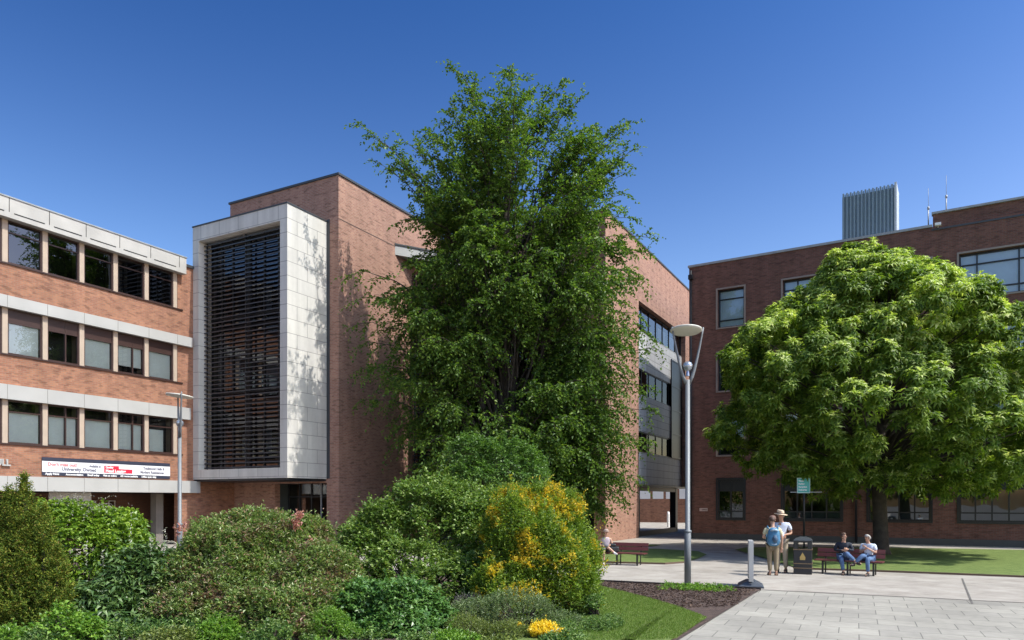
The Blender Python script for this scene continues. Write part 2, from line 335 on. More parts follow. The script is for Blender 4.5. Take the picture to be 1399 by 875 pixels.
# ------------------------------------------------------------------ generic window
def window(parent, x0,x1,z0,z1, y, frame_m, glass_m, mull=(), trans=(), fw=.06, blind=None, bm=None, dark_top=None, depth=.12, room=True, pane_name='pane'):
    f=MB(); f.box(x0,x0+fw,y,y+depth,z0,z1); f.box(x1-fw,x1,y,y+depth,z0,z1); f.box(x0+fw,x1-fw,y,y+depth,z0,z0+fw); f.box(x0+fw,x1-fw,y,y+depth,z1-fw,z1)
    for mx in mull: f.box(mx-fw*.4,mx+fw*.4,y+.01,y+depth-.01,z0+fw,z1-fw)
    xs=[x0+fw]+[m_ for m_ in mull]+[x1-fw]
    for tz in trans:
        for a,b in zip(xs[:-1],xs[1:]):
            f.box(a+(fw*.4 if a!=xs[0] else 0),b-(fw*.4 if b!=xs[-1] else 0),y+.012,y+depth-.012,tz-fw*.4,tz+fw*.4)
    fo=f.build('window',frame_m,parent)
    g=MB(); g.quad([(x0+fw,y+depth*.5,z0+fw),(x1-fw,y+depth*.5,z0+fw),(x1-fw,y+depth*.5,z1-fw),(x0+fw,y+depth*.5,z1-fw)]); g.build(pane_name,glass_m,fo)
    if blind:
        b=MB()
        for (a,c,lo,hi) in blind: b.box(a,c,y+depth+.004,y+depth+.015,lo,hi)
        b.build('blind',bm,fo)
    return fo

# ------------------------------------------------------------------ LEFT BUILDING
LA=math.atan2(.887,.461)
LB=empty('office_block',(-15.98,35.5,0),LA,'orange brick office block with pale concrete bands and three rows of brown framed windows','building')
XL=-26.0; XE=5.2
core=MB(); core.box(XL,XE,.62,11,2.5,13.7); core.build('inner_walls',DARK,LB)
b=MB()
for z0,z1 in ((10.1,11.34),(6.65,7.8),(3.1,4.32)): b.box(XL,0,0,.6,z0,z1)
b.build('brick_spandrel',BR_L,LB)
b=MB(); b.box(.003,XE,.06,.6,0,13.55); b.box(-.24,.0,.06,.6,4.32,6.08); b.box(-.24,0,.06,.6,7.8,9.64); b.box(-.24,0,.06,.6,11.36,13.08); b.build('end_wall',BR_L,LB)
b=MB(); b.box(.0,XE,-.02,.64,13.55,13.68); b.build('end_coping',COPE,LB)
# concrete fascia with slots and joints
b=MB(); b.box(XL,0,-.28,.6,13.08,13.85); 
fas=b.build('fascia',CONC,LB)
b=MB(); b.box(XL,.03,-.31,.64,13.85,13.9); b.build('fascia_trim',LEAD,LB)
sl=MB(); bay=1.52
for i in range(17):
    xr=-.4-bay*i
    sl.box(xr-bay+.18,xr-.18,-.284,-.27,13.26,13.305)
    sl.box(xr-.012,xr+.012,-.286,-.27,13.3,13.85)
sl.build('fascia_slot',DARK,LB)
b=MB(); jb=MB()
for z0,z1,xe in ((9.64,10.1,.45),(6.08,6.65,.35),(2.52,3.1,.9)):
    b.box(XL,xe,-.16,.6,z0,z1)
    for i in range(17): b.box(-.4-bay*i-.01,-.4-bay*i+.01,-.164,-.1605,z0+.003,z1-.003,1)
bd=b.build('concrete_band',[CONC_B,plain('joint_grey',(.22,.215,.2),.9)],LB)
b=MB(); 
for z0,z1 in ((11.34,11.40),(7.8,7.86),(4.32,4.38)): b.box(XL,0.0,-.05,.3,z0,z1)
b.build('window_sill',FR_BR,LB)
rows=((11.40,13.08,0),(7.86,9.64,1),(4.38,6.08,2))
for z0,z1,r in rows:
    for i in range(9):
        xr=-.4-bay*i
        p=MB(); p.box(xr-.10,xr+.10,.005,.55,z0,z1); p.build('pier',PIER,LB)
        x1=xr-.10; x0=xr-bay+.10
        hz=z1-z0
        tz=z1-hz*(.27 if r!=1 else .30)
        mull=[x0+(x1-x0)*.58] if (i%2==1 and r>0) else []
        bl=None
        if r==1:
            bl=[(x0+.08,x1-.08,z0+.06+(.0 if i!=3 else .9),tz)] if i!=3 else None
            if i in (1,): bl=[(x0+.08,x1-.08,z0+.35,tz)]
        if r==2:
            bl=[(x0+.08,x1-.08-(.35 if i==0 else 0),z0+.06,tz-(.15 if i==0 else 0))]
        wi=window(LB,x0,x1,z0,z1,.05,FR_BR,GL if r==0 else GLC,mull,[tz],.06,bl,BLIND)
        if r==1:   # dark opaque head panel
            q=MB(); q.box(x0+.06,x1-.06,.075,.085,tz,z1-.06); q.build('head_panel',FR_BR,wi)
# undercroft
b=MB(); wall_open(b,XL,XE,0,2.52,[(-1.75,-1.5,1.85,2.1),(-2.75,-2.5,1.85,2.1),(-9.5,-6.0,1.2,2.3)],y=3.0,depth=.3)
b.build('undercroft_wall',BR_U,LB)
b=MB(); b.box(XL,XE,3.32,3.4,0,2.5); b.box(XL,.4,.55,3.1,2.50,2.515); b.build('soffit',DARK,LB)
for xc in (-.35,-6.43,-12.5,-18.6):
    b=MB(); b.box(xc-.2,xc+.2,1.2,1.6,0,2.51); b.build('column',plain('shade_darkened_concrete',(.2,.18,.16),.85),LB)  # concrete colour darkened in place of the shade under the block
b=MB()
for xa in (-1.75,-2.75):
    b.box(xa-.05,xa+.3,2.96,2.998,1.80,1.85); b.box(xa-.05,xa+.3,2.96,2.998,2.1,2.15); b.box(xa-.05,xa,2.96,2.998,1.85,2.1); b.box(xa+.25,xa+.3,2.96,2.998,1.85,2.1)
b.build('vent_surround',CONC,LB)
b=MB(); b.box(-6.0,-4.2,.56,.62,2.1,2.5); b.build('grey_panel',CONC,LB)
# wall lettering (cut letters on stand-offs)
text_mesh('HULL',.36,CONC_B,LB,(-8.62,-.05,3.50),(R(90),0,0),'wall_letters',ext=.03,squash=.9)
# banner
BN=empty('banner',(0,0,0),0,'long white banner with a red panel and grey lettering on the orange brick office block','banner')
BN.location=LB.matrix_basis@Vector((-6.63,-.03,3.19)); BN.location=Vector((-15.98,35.5,0))+Matrix.Rotation(LA,3,'Z')@Vector((-6.63,-.03,3.17)); BN.rotation_euler=(0,0,LA)
BL=5.9; BH=.74
b=MB(); b.box(0,BL,-.02,.0,.14,BH-.16); b.build('printed_sheet',plain('banner_white',(.78,.78,.82),.5,noise=.03),BN)
navy=plain('banner_navy',(.03,.035,.06),.5)
b=MB(); b.box(0,BL,-.018,.0,BH-.155,BH); b.box(0,BL,-.018,0,0,.135); b.build('navy_border',navy,BN)
red=plain('banner_red',(.62,.02,.05),.5); grey=plain('banner_grey',(.16,.16,.2),.5); redt=plain('banner_red_text',(.6,.2,.2),.5)
b=MB(); b.box(2.62,3.95,-.026,-.0205,.19,.37); b.box(2.62,3.3,-.026,-.0205,.372,.50); b.build('red_panel',red,BN)
rt=(R(90),0,0)
text_mesh("Don't miss out!",.19,redt,BN,(.22,-.024,.40),rt)
text_mesh("University Owned",.2,grey,BN,(.78,-.024,.22),rt)
text_mesh("Available in",.15,grey,BN,(1.95,-.024,.40),rt,squash=.75)
text_mesh("Quality",.12,WHITE,BN,(2.68,-.03,.39),rt)
text_mesh("Head Leasing",.18,WHITE,BN,(2.68,-.03,.215),rt,squash=.98)
text_mesh("Traditional Halls &",.16,grey,BN,(4.5,-.024,.40),rt,squash=.9)
text_mesh("Modern Residences",.16,grey,BN,(4.35,-.024,.22),rt,squash=.95)
text_mesh("Apply Now",.12,WHITE,BN,(.12,-.021,.03),rt)
text_mesh("Accommodation      Email today      Visit us online      All rooms available      Office open daily",.11,WHITE,BN,(.95,-.021,.03),rt,squash=1.0)

# ------------------------------------------------------------------ MIDDLE BUILDING
P1=Vector((-8.295,35.0,0)); MA=math.atan2(.88,.475)
def ML(x,y,z=0): return P1+Matrix.Rotation(MA,3,'Z')@Vector((x,y,z))
MBD=empty('modern_building',P1,MA,'new pinkish red brick building with tall louvred stone box and pale clad recess','building')
ZT=17.72; ZS=17.04
# front (faces -x) and side (faces -y) walls of first block
b=MB()
b.box(0,8.6,0,7.43,3.0,ZT)          # upper mass
b.box(0,8.6,0,.35,0,3.0)            # side wall to ground
b.box(0,.35,.35,.74,0,3.0)          # pier beside entrance
b.box(0,.35,4.2,16,0,3.0); b.box(0.002,7,7.43,16,3.0,13.6)   # link behind stone box
b.build('brick_wall',BR_M,MBD)
b=MB(); b.box(-.06,8.66,-.06,7.5,ZT,ZT+.10); b.build('roof_coping',COPE,MBD)
b=MB(); b.box(.02,5,7.5,16,13.6,13.7); b.build('link_coping',COPE,MBD)
b=MB(); b.box(.0,8.6,-.012,.0,15.62,15.66); b.build('brick_course',plain('dark_mortar',(.16,.09,.07),.9),MBD)
# dark strip on the wall face, painted shade of a gap beside the box
b=MB(); b.box(-.012,0,.55,.735,3.2,15.7); b.build('painted_shadow_gap',COPE,MBD)
# stone box
bx0,bx1,by0,by1,bz0,bz1=-2.56,-.01,.74,7.09,3.18,15.6
SB=MB()
SB.box(bx0,bx1,by0,by0+.45,bz0,bz1); SB.box(bx0,bx1,by1-.42,by1,bz0,bz1)
SB.box(bx0,bx1,by0+.45,by1-.42,bz0,bz0+.47); SB.box(bx0,bx1,by0+.45,by1-.42,bz1-.72,bz1)
SB.build('stone_box',CLAD,MBD)
b=MB(); b.box(bx0-.03,bx1,by0-.03,by1+.03,bz1,bz1+.06); b.build('box_coping',COPE,MBD)
b=MB(); b.box(bx0+.05,bx1,by0+.05,by1-.05,bz0-.1,bz0); b.build('box_soffit',FR_BK,MBD)
oy0,oy1,oz0,oz1=by0+.45,by1-.42,bz0+.47,bz1-.72
b=MB(); nl=int((oz1-oz0)/.215)
for i in range(nl):
    z=oz0+.12+i*.215; xf=bx0+.32
    # blade: thin lozenge, tilted
    b.quad([(xf,oy0,z-.06),(xf,oy1,z-.06),(xf+.16,oy1,z+.015),(xf+.16,oy0,z+.015)]); b.quad([(xf+.16,oy0,z+.02),(xf+.16,oy1,z+.02),(xf,oy1,z-.005),(xf,oy0,z-.005)])
    b.quad([(xf,oy0,z-.005),(xf,oy1,z-.005),(xf,oy1,z-.06),(xf,oy0,z-.06)])
b.build('louvre_screen',LOUV,MBD)
b=MB()
for k in (0,.5,1.0):
    y=oy0+(oy1-oy0)*k; b.box(bx0+.46,bx0+.52,max(y-.035,oy0),min(y+.035,oy1),oz0,oz1)
b.build('louvre_post',LOUV,MBD)
f=MB(); gx=bx0+.75
for k in (0,.16,.33,.5,.56,.72,.86,1): 
    y=oy0+(oy1-oy0)*k; f.box(gx,gx+.1,max(y-.04,oy0),min(y+.04,oy1),oz0,oz1)
for z in (oz0+.02,6.9,7.4,10.6,11.1,oz1-.06):
    f.box(gx-.01,gx+.11,oy0,oy1,z-.04,z+.04)
f.box(gx-.02,gx+.12,oy0+(oy1-oy0)*.5,oy0+(oy1-oy0)*.56,oz0,oz1)
fo=f.build('curtain_wall_frame',FR_BK,MBD)
g=MB(); g.quad([(gx+.05,oy1,oz0),(gx+.05,oy0,oz0),(gx+.05,oy0,oz1),(gx+.05,oy1,oz1)]); g.build('pane',GL,fo)
b=MB()
for (k0,k1,z0,z1) in ((.60,.70,11.3,12.4),(.62,.84,7.6,8.6),(.18,.31,8.2,9.6),(.34,.48,4.2,5.4),(.6,.7,4.4,5.6)):
    b.box(gx+.3,gx+.32,oy0+(oy1-oy0)*(1-k1),oy0+(oy1-oy0)*(1-k0),z0,z1)
b.build('blind',BLIND_B,fo)
b=MB(); b.box(gx+1.0,gx+1.05,oy0,oy1,oz0,oz1)
for z in (7.15,10.85): b.box(gx+.12,gx+1.0,oy0,oy1,z-.2,z+.2)
b.build('interior',DARK,MBD)
# glazed entrance below the box, recessed
f=MB()
for y in (.78,1.3,1.95,2.6,3.4,4.15): f.box(.9,1.0,y-.04,y+.04,0,3.0)
f.box(.88,1.02,.74,4.2,2.3,2.38)
fo=f.build('entrance_glazing',FR_BK,MBD)
g=MB(); g.quad([(.95,4.2,0),(.95,.74,0),(.95,.74,3),(.95,4.2,3)]); g.build('pane',GLC,fo)
b=MB(); b.box(4.0,4.1,.4,4.2,0,3.0); b.box(.36,4.0,4.2,4.3,0,3.0); b.build('lobby_walls',plain('lobby',(.05,.06,.058),.7),MBD)
b=MB(); b.box(.5,.56,1.55,1.61,0,3.0); b.box(.5,.56,.95,1.0,1.9,3.0); b.build('entrance_post',FR_GY,MBD)
# second louvred box, wrapped round the inner corner behind the beech tree
qx0,qx1,qy0,qy1,qz0,qz1=5.9,8.5,-8.6,-.003,3.2,14.6
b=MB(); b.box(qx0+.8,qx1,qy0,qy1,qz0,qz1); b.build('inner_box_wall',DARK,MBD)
b=MB()
for i in range(int((qz1-qz0)/.215)):
    z=qz0+.12+i*.215; b.quad([(qx0,qy0,z-.045),(qx0,qy1,z-.045),(qx0+.13,qy1,z+.02),(qx0+.13,qy0,z+.02)]); b.quad([(qx0+.13,qy0,z+.032),(qx0+.13,qy1,z+.032),(qx0,qy1,z-.025),(qx0,qy0,z-.025)])
    b.quad([(qx0,qy0,z-.045),(qx0+.13,qy0,z+.02),(qx0+2.4,qy0,z+.02),(qx0+2.4,qy0,z-.03)])
for y in (qy0+.03,-6.5,-4.3,-2.1,-.06): b.box(qx0+.15,qx0+.2,y-.03,y+.03,qz0,qz1)
b.build('louvre_screen',LOUV,MBD)
f=MB()
for y in np.linspace(qy0,qy1-.05,8): f.box(qx0+.5,qx0+.56,y,y+.05,qz0,qz1)
for z in (qz0,6.9,10.6,qz1-.1): f.box(qx0+.48,qx0+.58,qy0,qy1,z,z+.1)
fo=f.build('curtain_wall_frame',FR_BK,MBD)
g=MB(); g.quad([(qx0+.53,qy1,qz0),(qx0+.53,qy0,qz0),(qx0+.53,qy0,qz1),(qx0+.53,qy1,qz1)]); g.build('pane',GL,fo)
b=MB(); b.box(qx0+.64,qx0+.66,-4.2,-3.2,4.2,6.2); b.box(qx0+.64,qx0+.66,-2.2,-1.3,8.0,9.6); b.box(qx0+.64,qx0+.66,-3.8,-2.7,11.6,13); b.build('blind',BLIND_B,fo)
b=MB(); b.box(qx0-.06,qx1,qy0-.06,qy1,qz0-.25,qz0); b.build('box_soffit',FR_BK,MBD)
# wedge canopy of pale concrete over it
b=MB(); A_=(4.38,-.003); dirw=Matrix.Rotation(-MA,3,'Z')@Vector((.86,.51,0)); B_=(A_[0]+dirw.x*9,A_[1]+dirw.y*9)
b.prism([A_,B_,(8.5,B_[1]),(8.5,A_[1])] if B_[0]<8.5 else [A_,B_,(B_[0],A_[1])],15.2,15.72)
b.build('canopy',CONC_B,MBD)
b=MB(); b.prism([(A_[0]-.05,A_[1]-.02),(B_[0]-.05,B_[1]-.05),(B_[0],A_[1]-.02)],15.72,15.8); b.build('canopy_trim',COPE,MBD)
# second block, front corner pier
cx,cy=8.51,-10.29
b=MB()
b.box(cx,cx+5.3,cy,cy+.63,0,3.1)                                   # brick pier to the ground
b.box(cx+.001,cx+15.39,cy+.6,8,3.1,13.7)                           # body above the undercroft
b.box(cx,cx+5.3,cy,cy+.6,3.1,13.7); b.box(cx+15.4,cx+19,cy,cy+.6,3.1,13.7)
b.box(cx,cx+19,cy,8,13.7,ZS)
b.build('brick_wing',BR_M,MBD)
b=MB(); b.box(cx-.05,cx+19,cy-.05,8,ZS,ZS+.1); b.build('roof_coping',COPE,MBD)
# ground floor entrance recess behind the pier
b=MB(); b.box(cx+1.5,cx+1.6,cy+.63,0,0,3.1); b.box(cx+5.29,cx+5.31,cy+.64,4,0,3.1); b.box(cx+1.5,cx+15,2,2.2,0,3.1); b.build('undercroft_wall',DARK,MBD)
# recess: pale cladding panels and dark window bands
rx0,rx1=cx+5.31,cx+15.39; ry=cy+.25
b=MB()
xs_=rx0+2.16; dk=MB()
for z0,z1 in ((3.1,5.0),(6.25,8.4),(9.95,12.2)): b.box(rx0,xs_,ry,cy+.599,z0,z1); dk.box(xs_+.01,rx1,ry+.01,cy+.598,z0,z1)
b.build('pale_cladding',CLAD_G,MBD); dk.build('shade_toned_cladding',brick('shade_grey_panels', (.44,.44,.45), (.40,.40,.41), (.05,.05,.05), bw=2.6, bh=.45, ms=.012, stain=.05, bump=.2, rough=.45),MBD)  # same panels, greyed in colour to stand in for shade past the lit strip
dk=MB(); dk.box(cx+12.7,rx1,ry-.03,ry-.005,5.0,11.6); dk.build('corner_glazing',plain('dark_glazing',(.012,.018,.025),.35,spec=.2),MBD)
dk=MB()
for z in (5.0,6.6,8.2,9.8,11.5): dk.box(cx+12.68,rx1,ry-.06,ry-.031,z,z+.08)
dk.box(cx+12.66,cx+12.74,ry-.07,ry-.031,5,11.6); dk.build('corner_mullion',FR_BK,MBD)
for z0,z1 in ((5.0,6.25),(8.4,9.95),(12.2,13.69)):
    n_=7; mu=[rx0+(rx1-rx0)*k/n_ for k in range(1,n_)]
    bl=[(rx0+(rx1-rx0)*.50,rx0+(rx1-rx0)*.66,z0+.1,z0+1.0),(rx0+(rx1-rx0)*.72,rx0+(rx1-rx0)*.92,z0+.1,z0+.95)] if z0>12 else None
    window(MBD,rx0,rx1,z0,z1,ry+.06,FR_BK,GLD if z0<12 else GLC,mu,[],.07,bl,BLIND,depth=.1)
b=MB(); b.box(cx+5.32,cx+15.4,cy+.585,cy+.597,4.9,6.3); b.box(cx+5.32,cx+15.4,cy+.585,cy+.597,8.3,10); b.box(cx+5.32,cx+15.4,cy+.585,cy+.597,12.1,13.69); b.build('window_backing',DARK,MBD)
b=MB(); b.box(rx0,rx1+3,cy+.05,cy+6,3.0,3.09); b.build('soffit',FR_BK,MBD)
b=MB()
for xx in (rx0+.02,rx0+.75): b.box(xx,xx+.35,cy+.3,cy+.6,0,3.0)
b.box(rx0+8.7,rx0+9.2,cy+.3,cy+.7,0,3.0); b.box(rx0+.02,rx0+9.2,cy+.32,cy+.42,2.72,2.98); b.box(rx0,rx0+9.2,cy+.3,cy+.5,0,.3)
b.build('undercroft_frame',FR_BK,MBD)

# yard buildings seen through the undercroft
YB=empty('brick_annexe',(9,74,0),R(-25),'low sunlit brick annexe with white windows seen through the undercroft','building')
b=MB(); b.box(-6,16,0,6,0,9); b.build('wall',BR_L,YB)
f=MB(); 
for x in np.arange(1.4,8,1.3): f.box(x,x+1.05,-.04,-.003,2.3,3.6)
f.build('window',WHITE,YB)
PBo=MB().lathe([(.0,1.25),(.09,1.22),(.11,1.0),(.11,0)],n=12).build('white_bollard',WHITE); PBo.location=(12.6,59,0); tag(PBo,'white bollard in the yard beyond the undercroft','bollard')

# ------------------------------------------------------------------ RIGHT BUILDING
RA=math.atan2(-1,1.65)
RB=empty('brick_block',(10.02,41.4,0),RA,'long dark red brick building with black framed windows and grey roof edge','building')
cols=[(1.61,3.04,2),(5.06,7.91,4),(9.15,11.86,4),(13.03,16.3,5),(17.4,20.4,4),(21.6,25,4)]
zr=[(1.14,3.3),(4.65,6.8),(8.2,10.3),(11.7,13.8)]
ops=[(a,c,z0,z1) for a,c,n_ in cols for z0,z1 in zr]
b=MB(); wall_open(b,0,42,0,15.3,ops,depth=.35)
b.quad([(0,0,0),(0,0,15.3),(0,14,15.3),(0,14,0)]); b.quad([(0,0,15.3),(42,0,15.3),(42,14,15.3),(0,14,15.3)])
b.box(11.95,42,.08,14,15.302,15.92)
b.build('brick_wall',BR_R,RB)
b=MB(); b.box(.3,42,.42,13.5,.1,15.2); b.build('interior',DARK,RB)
b=MB(); b.box(-.06,11.93,-.06,.3,15.3,15.42); b.box(11.9,42,-.02,.35,15.92,16.02); b.build('roof_edge',LEAD,RB)
b=MB(); b.box(0,42,-.03,-.002,0,.32); b.build('plinth',COPE,RB)
b=MB(); b.box(11.9,42,-.035,-.002,15.12,15.2); b.build('string_course',COPE,RB)
for a,c,n_ in cols:
    for j,(z0,z1) in enumerate(zr):
        mu=[a+(c-a)*k/n_ for k in range(1,n_)]
        if j==0:
            # ground floor: black frame standing proud, dark head panel, frosted strip at the foot
            wi=window(RB,a,c,z0,z1,.03,FR_BK,GL,mu,[z1-.62,z0+.42],.08,[(a+.05,c-.05,z0+.05,z0+.42)],BLIND_B,depth=.14)
            q=MB(); q.box(a+.02,c-.02,.06,.16,z1-.6,z1-.05); q.build('head_panel',FR_BK,wi)
            if a>9:
                q=MB(); q.box(a+.1,c-.1,.3,.32,z0+.1,z1-.65); q.build('blind',BLIND,wi)
        else:
            if n_==2: mu=[]
            elif n_>2: mu=[a+(c-a)*k for k in ((.22,.72) if n_==5 else (.25,.75))]
            drop = {3:.06,2:1.7,1:1.0}[j] if n_==2 else (.1 if j==3 else .9)
            bl=[(a+.05,c-.05,z0+drop,z1-.05)]
            window(RB,a,c,z0,z1,.2,FR_BK,GLC,mu,[z1-.52,z0+.42],.075,bl,BLIND_B,depth=.12)
        s=MB(); s.box(a-.09,a-.003,-.035,-.002,z0-.08,z1+.09); s.box(c+.003,c+.09,-.035,-.002,z0-.08,z1+.09); s.box(a-.003,c+.003,-.035,-.002,z1+.003,z1+.09); s.box(a-.003,c+.003,-.05,-.002,z0-.08,z0-.003)
        s.build('window_surround',plain('surround_stone',(.26,.22,.19),.8) if j else FR_BK,RB)
for xx in (.12,8.6):
    b=MB(); b.tube([(xx,-.08,0),(xx,-.08,15.1)],.055,8); b.box(xx-.12,xx+.12,-.2,-.03,14.6,14.85) ; b.build('downpipe',FR_BK,RB)
b=MB(); b.box(.6,1.05,-.03,-.003,1.55,1.72); sg=b.build('name_plate',plain('plate',(.5,.4,.38),.5),RB)
text_mesh('OFFICE',.09,FR_BR,sg,(.72,-.034,1.60),(R(90),0,0),ext=.002)
b=MB(); b.box(12.15,12.2,-.35,-.02,15.22,15.27); b.box(12.05,12.3,-.5,-.3,15.2,15.32); b.build('security_camera',WHITE,RB)

def RBp(x,y,z=0): return Vector((10.02,41.4,0))+Matrix.Rotation(RA,3,'Z')@Vector((x,y,z))
LV=empty('roof_louvre',RBp(7.88,.6,15.3),RA,'blue grey ribbed metal screen standing on the roof of the dark brick building','roof screen')
b=MB(); 
for i in range(14):
    x=i*2.4/14; b.box(x+.02,x+.10,-.08,.0,-.2,2.66)
    b.box(x+.115,x+.165,-.02,.0,-.2,2.62)
b.build('fin',FINS,LV)
b=MB(); b.box(0,2.4,.003,1.6,-.2,2.5); b.build('housing',FINS,LV)
b=MB(); b.box(2.4,2.5,-.12,1.6,-.2,2.72); b.build('side_panel',plain('sunlit_toned_metal',(.5,.54,.56),.4),LV)  # paler tone paints sunlight onto the right side of the screen
for k,(xx,yy,hh) in enumerate(((11.75,.5,2.0),(12.5,.9,2.1))):
    A=empty('aerial',RBp(xx,yy,15.4 if k==0 else 15.9),RA,['thin rooftop aerial mast at the step in the roof, the lower of two','thin rooftop aerial mast above the raised parapet, the taller of two'][k],'aerial',None)
    b=MB(); b.tube([(0,0,0),(0,0,hh*.5)],.028,8); b.build('mast',FR_GY,A)
    b=MB(); b.tube([(0,0,hh*.5),(0,0,hh)],.009,6); b.tube([(0,0,hh*.5-.05),(0,0,hh*.5+.08)],.05,8); b.build('antenna',FR_GY,A)

# ------------------------------------------------------------------ street lamps
def lamp(name, base, h, rd, label, rz):
    L=empty(name,base,rz,label,'street lamp','lamps with a round disc on a forked post')
    s=rd/.38
    b=MB(); b.tube([(0,0,0),(0,0,1.35),(0,0,1.37),(0,0,h-1.35)],[.085,.085,.062,.058],16); b.lathe([(.0,.02),(.14,.02),(.14,0),(.0,0)],n=20); b.lathe([(.092,1.34),(.097,1.35),(.097,1.39),(.06,1.41)],n=16)
    b.build('post',POLE,L)
    for sgn in (-1,1):
        a=MB(); pth=[]
        for k in range(9):
            t=k/8; pth.append((sgn*(.03+.355*s*(t**.7)),0,h-1.45+t*1.44))
        a.tube(pth,[.045-.024*k/8 for k in range(9)],8); a.build('arm',POLE,L)
    tilt=Matrix.Rotation(R(-6),3,'X')@Matrix.Rotation(R(2),3,'Y')
    d=MB(); d.lathe([(0,-.035),(rd*.9,-.03),(rd,0),(rd*.97,.03),(rd*.3,.07),(0,.075)],c=(-.04,0,h-.10),n=36,tilt=tilt); d.build('reflector_disc',POLE_L,L)
    g=MB(); g.lathe([(0,-.13),(.07,-.11),(.11,-.05),(.125,.02),(.1,.08),(.05,.11),(0,.115)],c=(0,0,h-1.0),n=20); g.lathe([(.05,-.25),(.03,-.1)],c=(0,0,h-1.0),n=12); g.build('lamp_globe',plain('globe',(.42,.45,.5),.12,metal=.6,noise=.02),L)
    return L
bb=G(940,800); lamp('street_lamp',(bb.x,bb.y,.0),6.55,.40,'tall grey street lamp at the edge of the mulch bed before the pale clad recess',R(4))
lamp('street_lamp',((246-700)/1000*24,24,0),H+.147*24,.43,'tall grey street lamp behind the shrubs, against the end of the orange brick office block',R(-58))

# ------------------------------------------------------------------ direction sign on a dark pole
Ys=27.0; sx=(1099-700)/1000*Ys
SG=empty('signpost',(sx,Ys,0),R(-8),'small teal notice board on a thin black pole behind the litter bin','sign')
b=MB(); b.tube([(0,0,0),(0,0,3.55)],.035,10); b.tube([(0,0,3.0),(0,0,3.62)],[.02,.012],8); b.build('pole',FR_BK,SG)
b=MB(); b.box(-.26,.20,-.06,-.035,2.42,2.98); b.build('frame',plain('sign_edge',(.45,.62,.58),.4),SG)
b=MB(); b.box(-.235,.175,-.068,-.0605,2.45,2.95); bo=b.build('board',plain('sign_teal',(.07,.42,.40),.4),SG)
for k,t in enumerate(('Visitor','Parking','Reception','Deliveries')): text_mesh(t,.09,WHITE,bo,(-.21,-.0685,2.84-.11*k),(R(90),0,0),ext=.001,squash=.8)
b=MB(); b.box(-.5,-.26,-.04,-.02,2.44,2.47); b.box(.2,.62,-.04,-.02,2.44,2.47); b.build('arm',FR_GY,SG)

# ------------------------------------------------------------------ litter bin
bp=G(1097.5,784); BI=empty('litter_bin',(bp.x,bp.y,0),R(-24),'square black litter bin with brass bands and a gold crest beside the bench','bin')
b=MB(); b.box(-.25,.25,-.25,.25,0,.72); b.build('body',BLACKP,BI,bevel=.012)
b=MB()
for x in (-.25,.13): 
    for y in (-.25,.13): b.box(x,x+.12,y,y+.12,.72,.95)
b.box(-.25,.25,-.25,.25,.93,.97); b.build('hood_posts',BLACKP,BI,bevel=.01)
b=MB(); b.lathe([(.36,0),(.36,.02),(.3,.07),(.12,.12),(0,.125)],c=(0,0,.965),n=4,tilt=Matrix.Rotation(R(45),3,'Z')); b.sm=[False]*len(b.sm); b.build('lid',plain('bin_lid',(.045,.05,.055),.4),BI)
b=MB()
BRS=plain('dull_brass',(.22,.15,.09),.45,metal=.3)
for z in (.71,.30,.17):
    b=MB(); b.box(-.262,.262,-.262,.262,z,z+.025); b.build('brass_band',BRS,BI)
b=MB(); b.quad([(-.07,-.256,.42),(.07,-.256,.42),(.075,-.256,.50),(.03,-.256,.58),(0,-.256,.64),(-.03,-.256,.58),(-.075,-.256,.50)]); b.build('crest',GOLD,BI)
b=MB(); b.box(-.235,.235,-.255,-.2501,.05,.15); b.box(-.235,.235,-.255,-.2501,.33,.69); b.build('front_panel',plain('bin_panel',(.016,.018,.026),.3),BI)

# ------------------------------------------------------------------ benches
def bench(p0, rz, L, label, group):
    B=empty('park_bench',p0,rz,label,'bench',group)
    s=MB(); 
    for k in range(4): s.box(0,L,.02+k*.115,.02+k*.115+.095,.375,.41)
    s.build('seat',REDW,B,bevel=.006)
    s=MB()
    for k in range(2): 
        z=.475+k*.135; y=.50+k*.035
        s.quad([(0,y,z),(L,y,z),(L,y+.03,z+.115),(0,y+.03,z+.115)]); s.quad([(L,y+.03,z),(0,y+.03,z),(0,y+.06,z+.115),(L,y+.06,z+.115)])
        s.quad([(0,y+.03,z+.115),(L,y+.03,z+.115),(L,y+.06,z+.115),(0,y+.06,z+.115)]); s.quad([(0,y+.03,z),(L,y+.03,z),(L,y,z),(0,y,z)])
        s.quad([(0,y,z),(0,y+.03,z+.115),(0,y+.06,z+.115),(0,y+.03,z)]); s.quad([(L,y,z),(L,y+.03,z),(L,y+.06,z+.115),(L,y+.03,z+.115)])
    s.build('backrest',REDW,B)
    for x in (L*.13,L*.5,L*.87):
        l=MB(); l.box(x-.025,x+.025,.05,.1,0,.375); l.tube([(x,.46,0),(x,.50,.38),(x,.605,.70)],.02,6); l.box(x-.025,x+.025,.05,.48,.335,.375); l.build('leg',BLACKP,B)
    return B
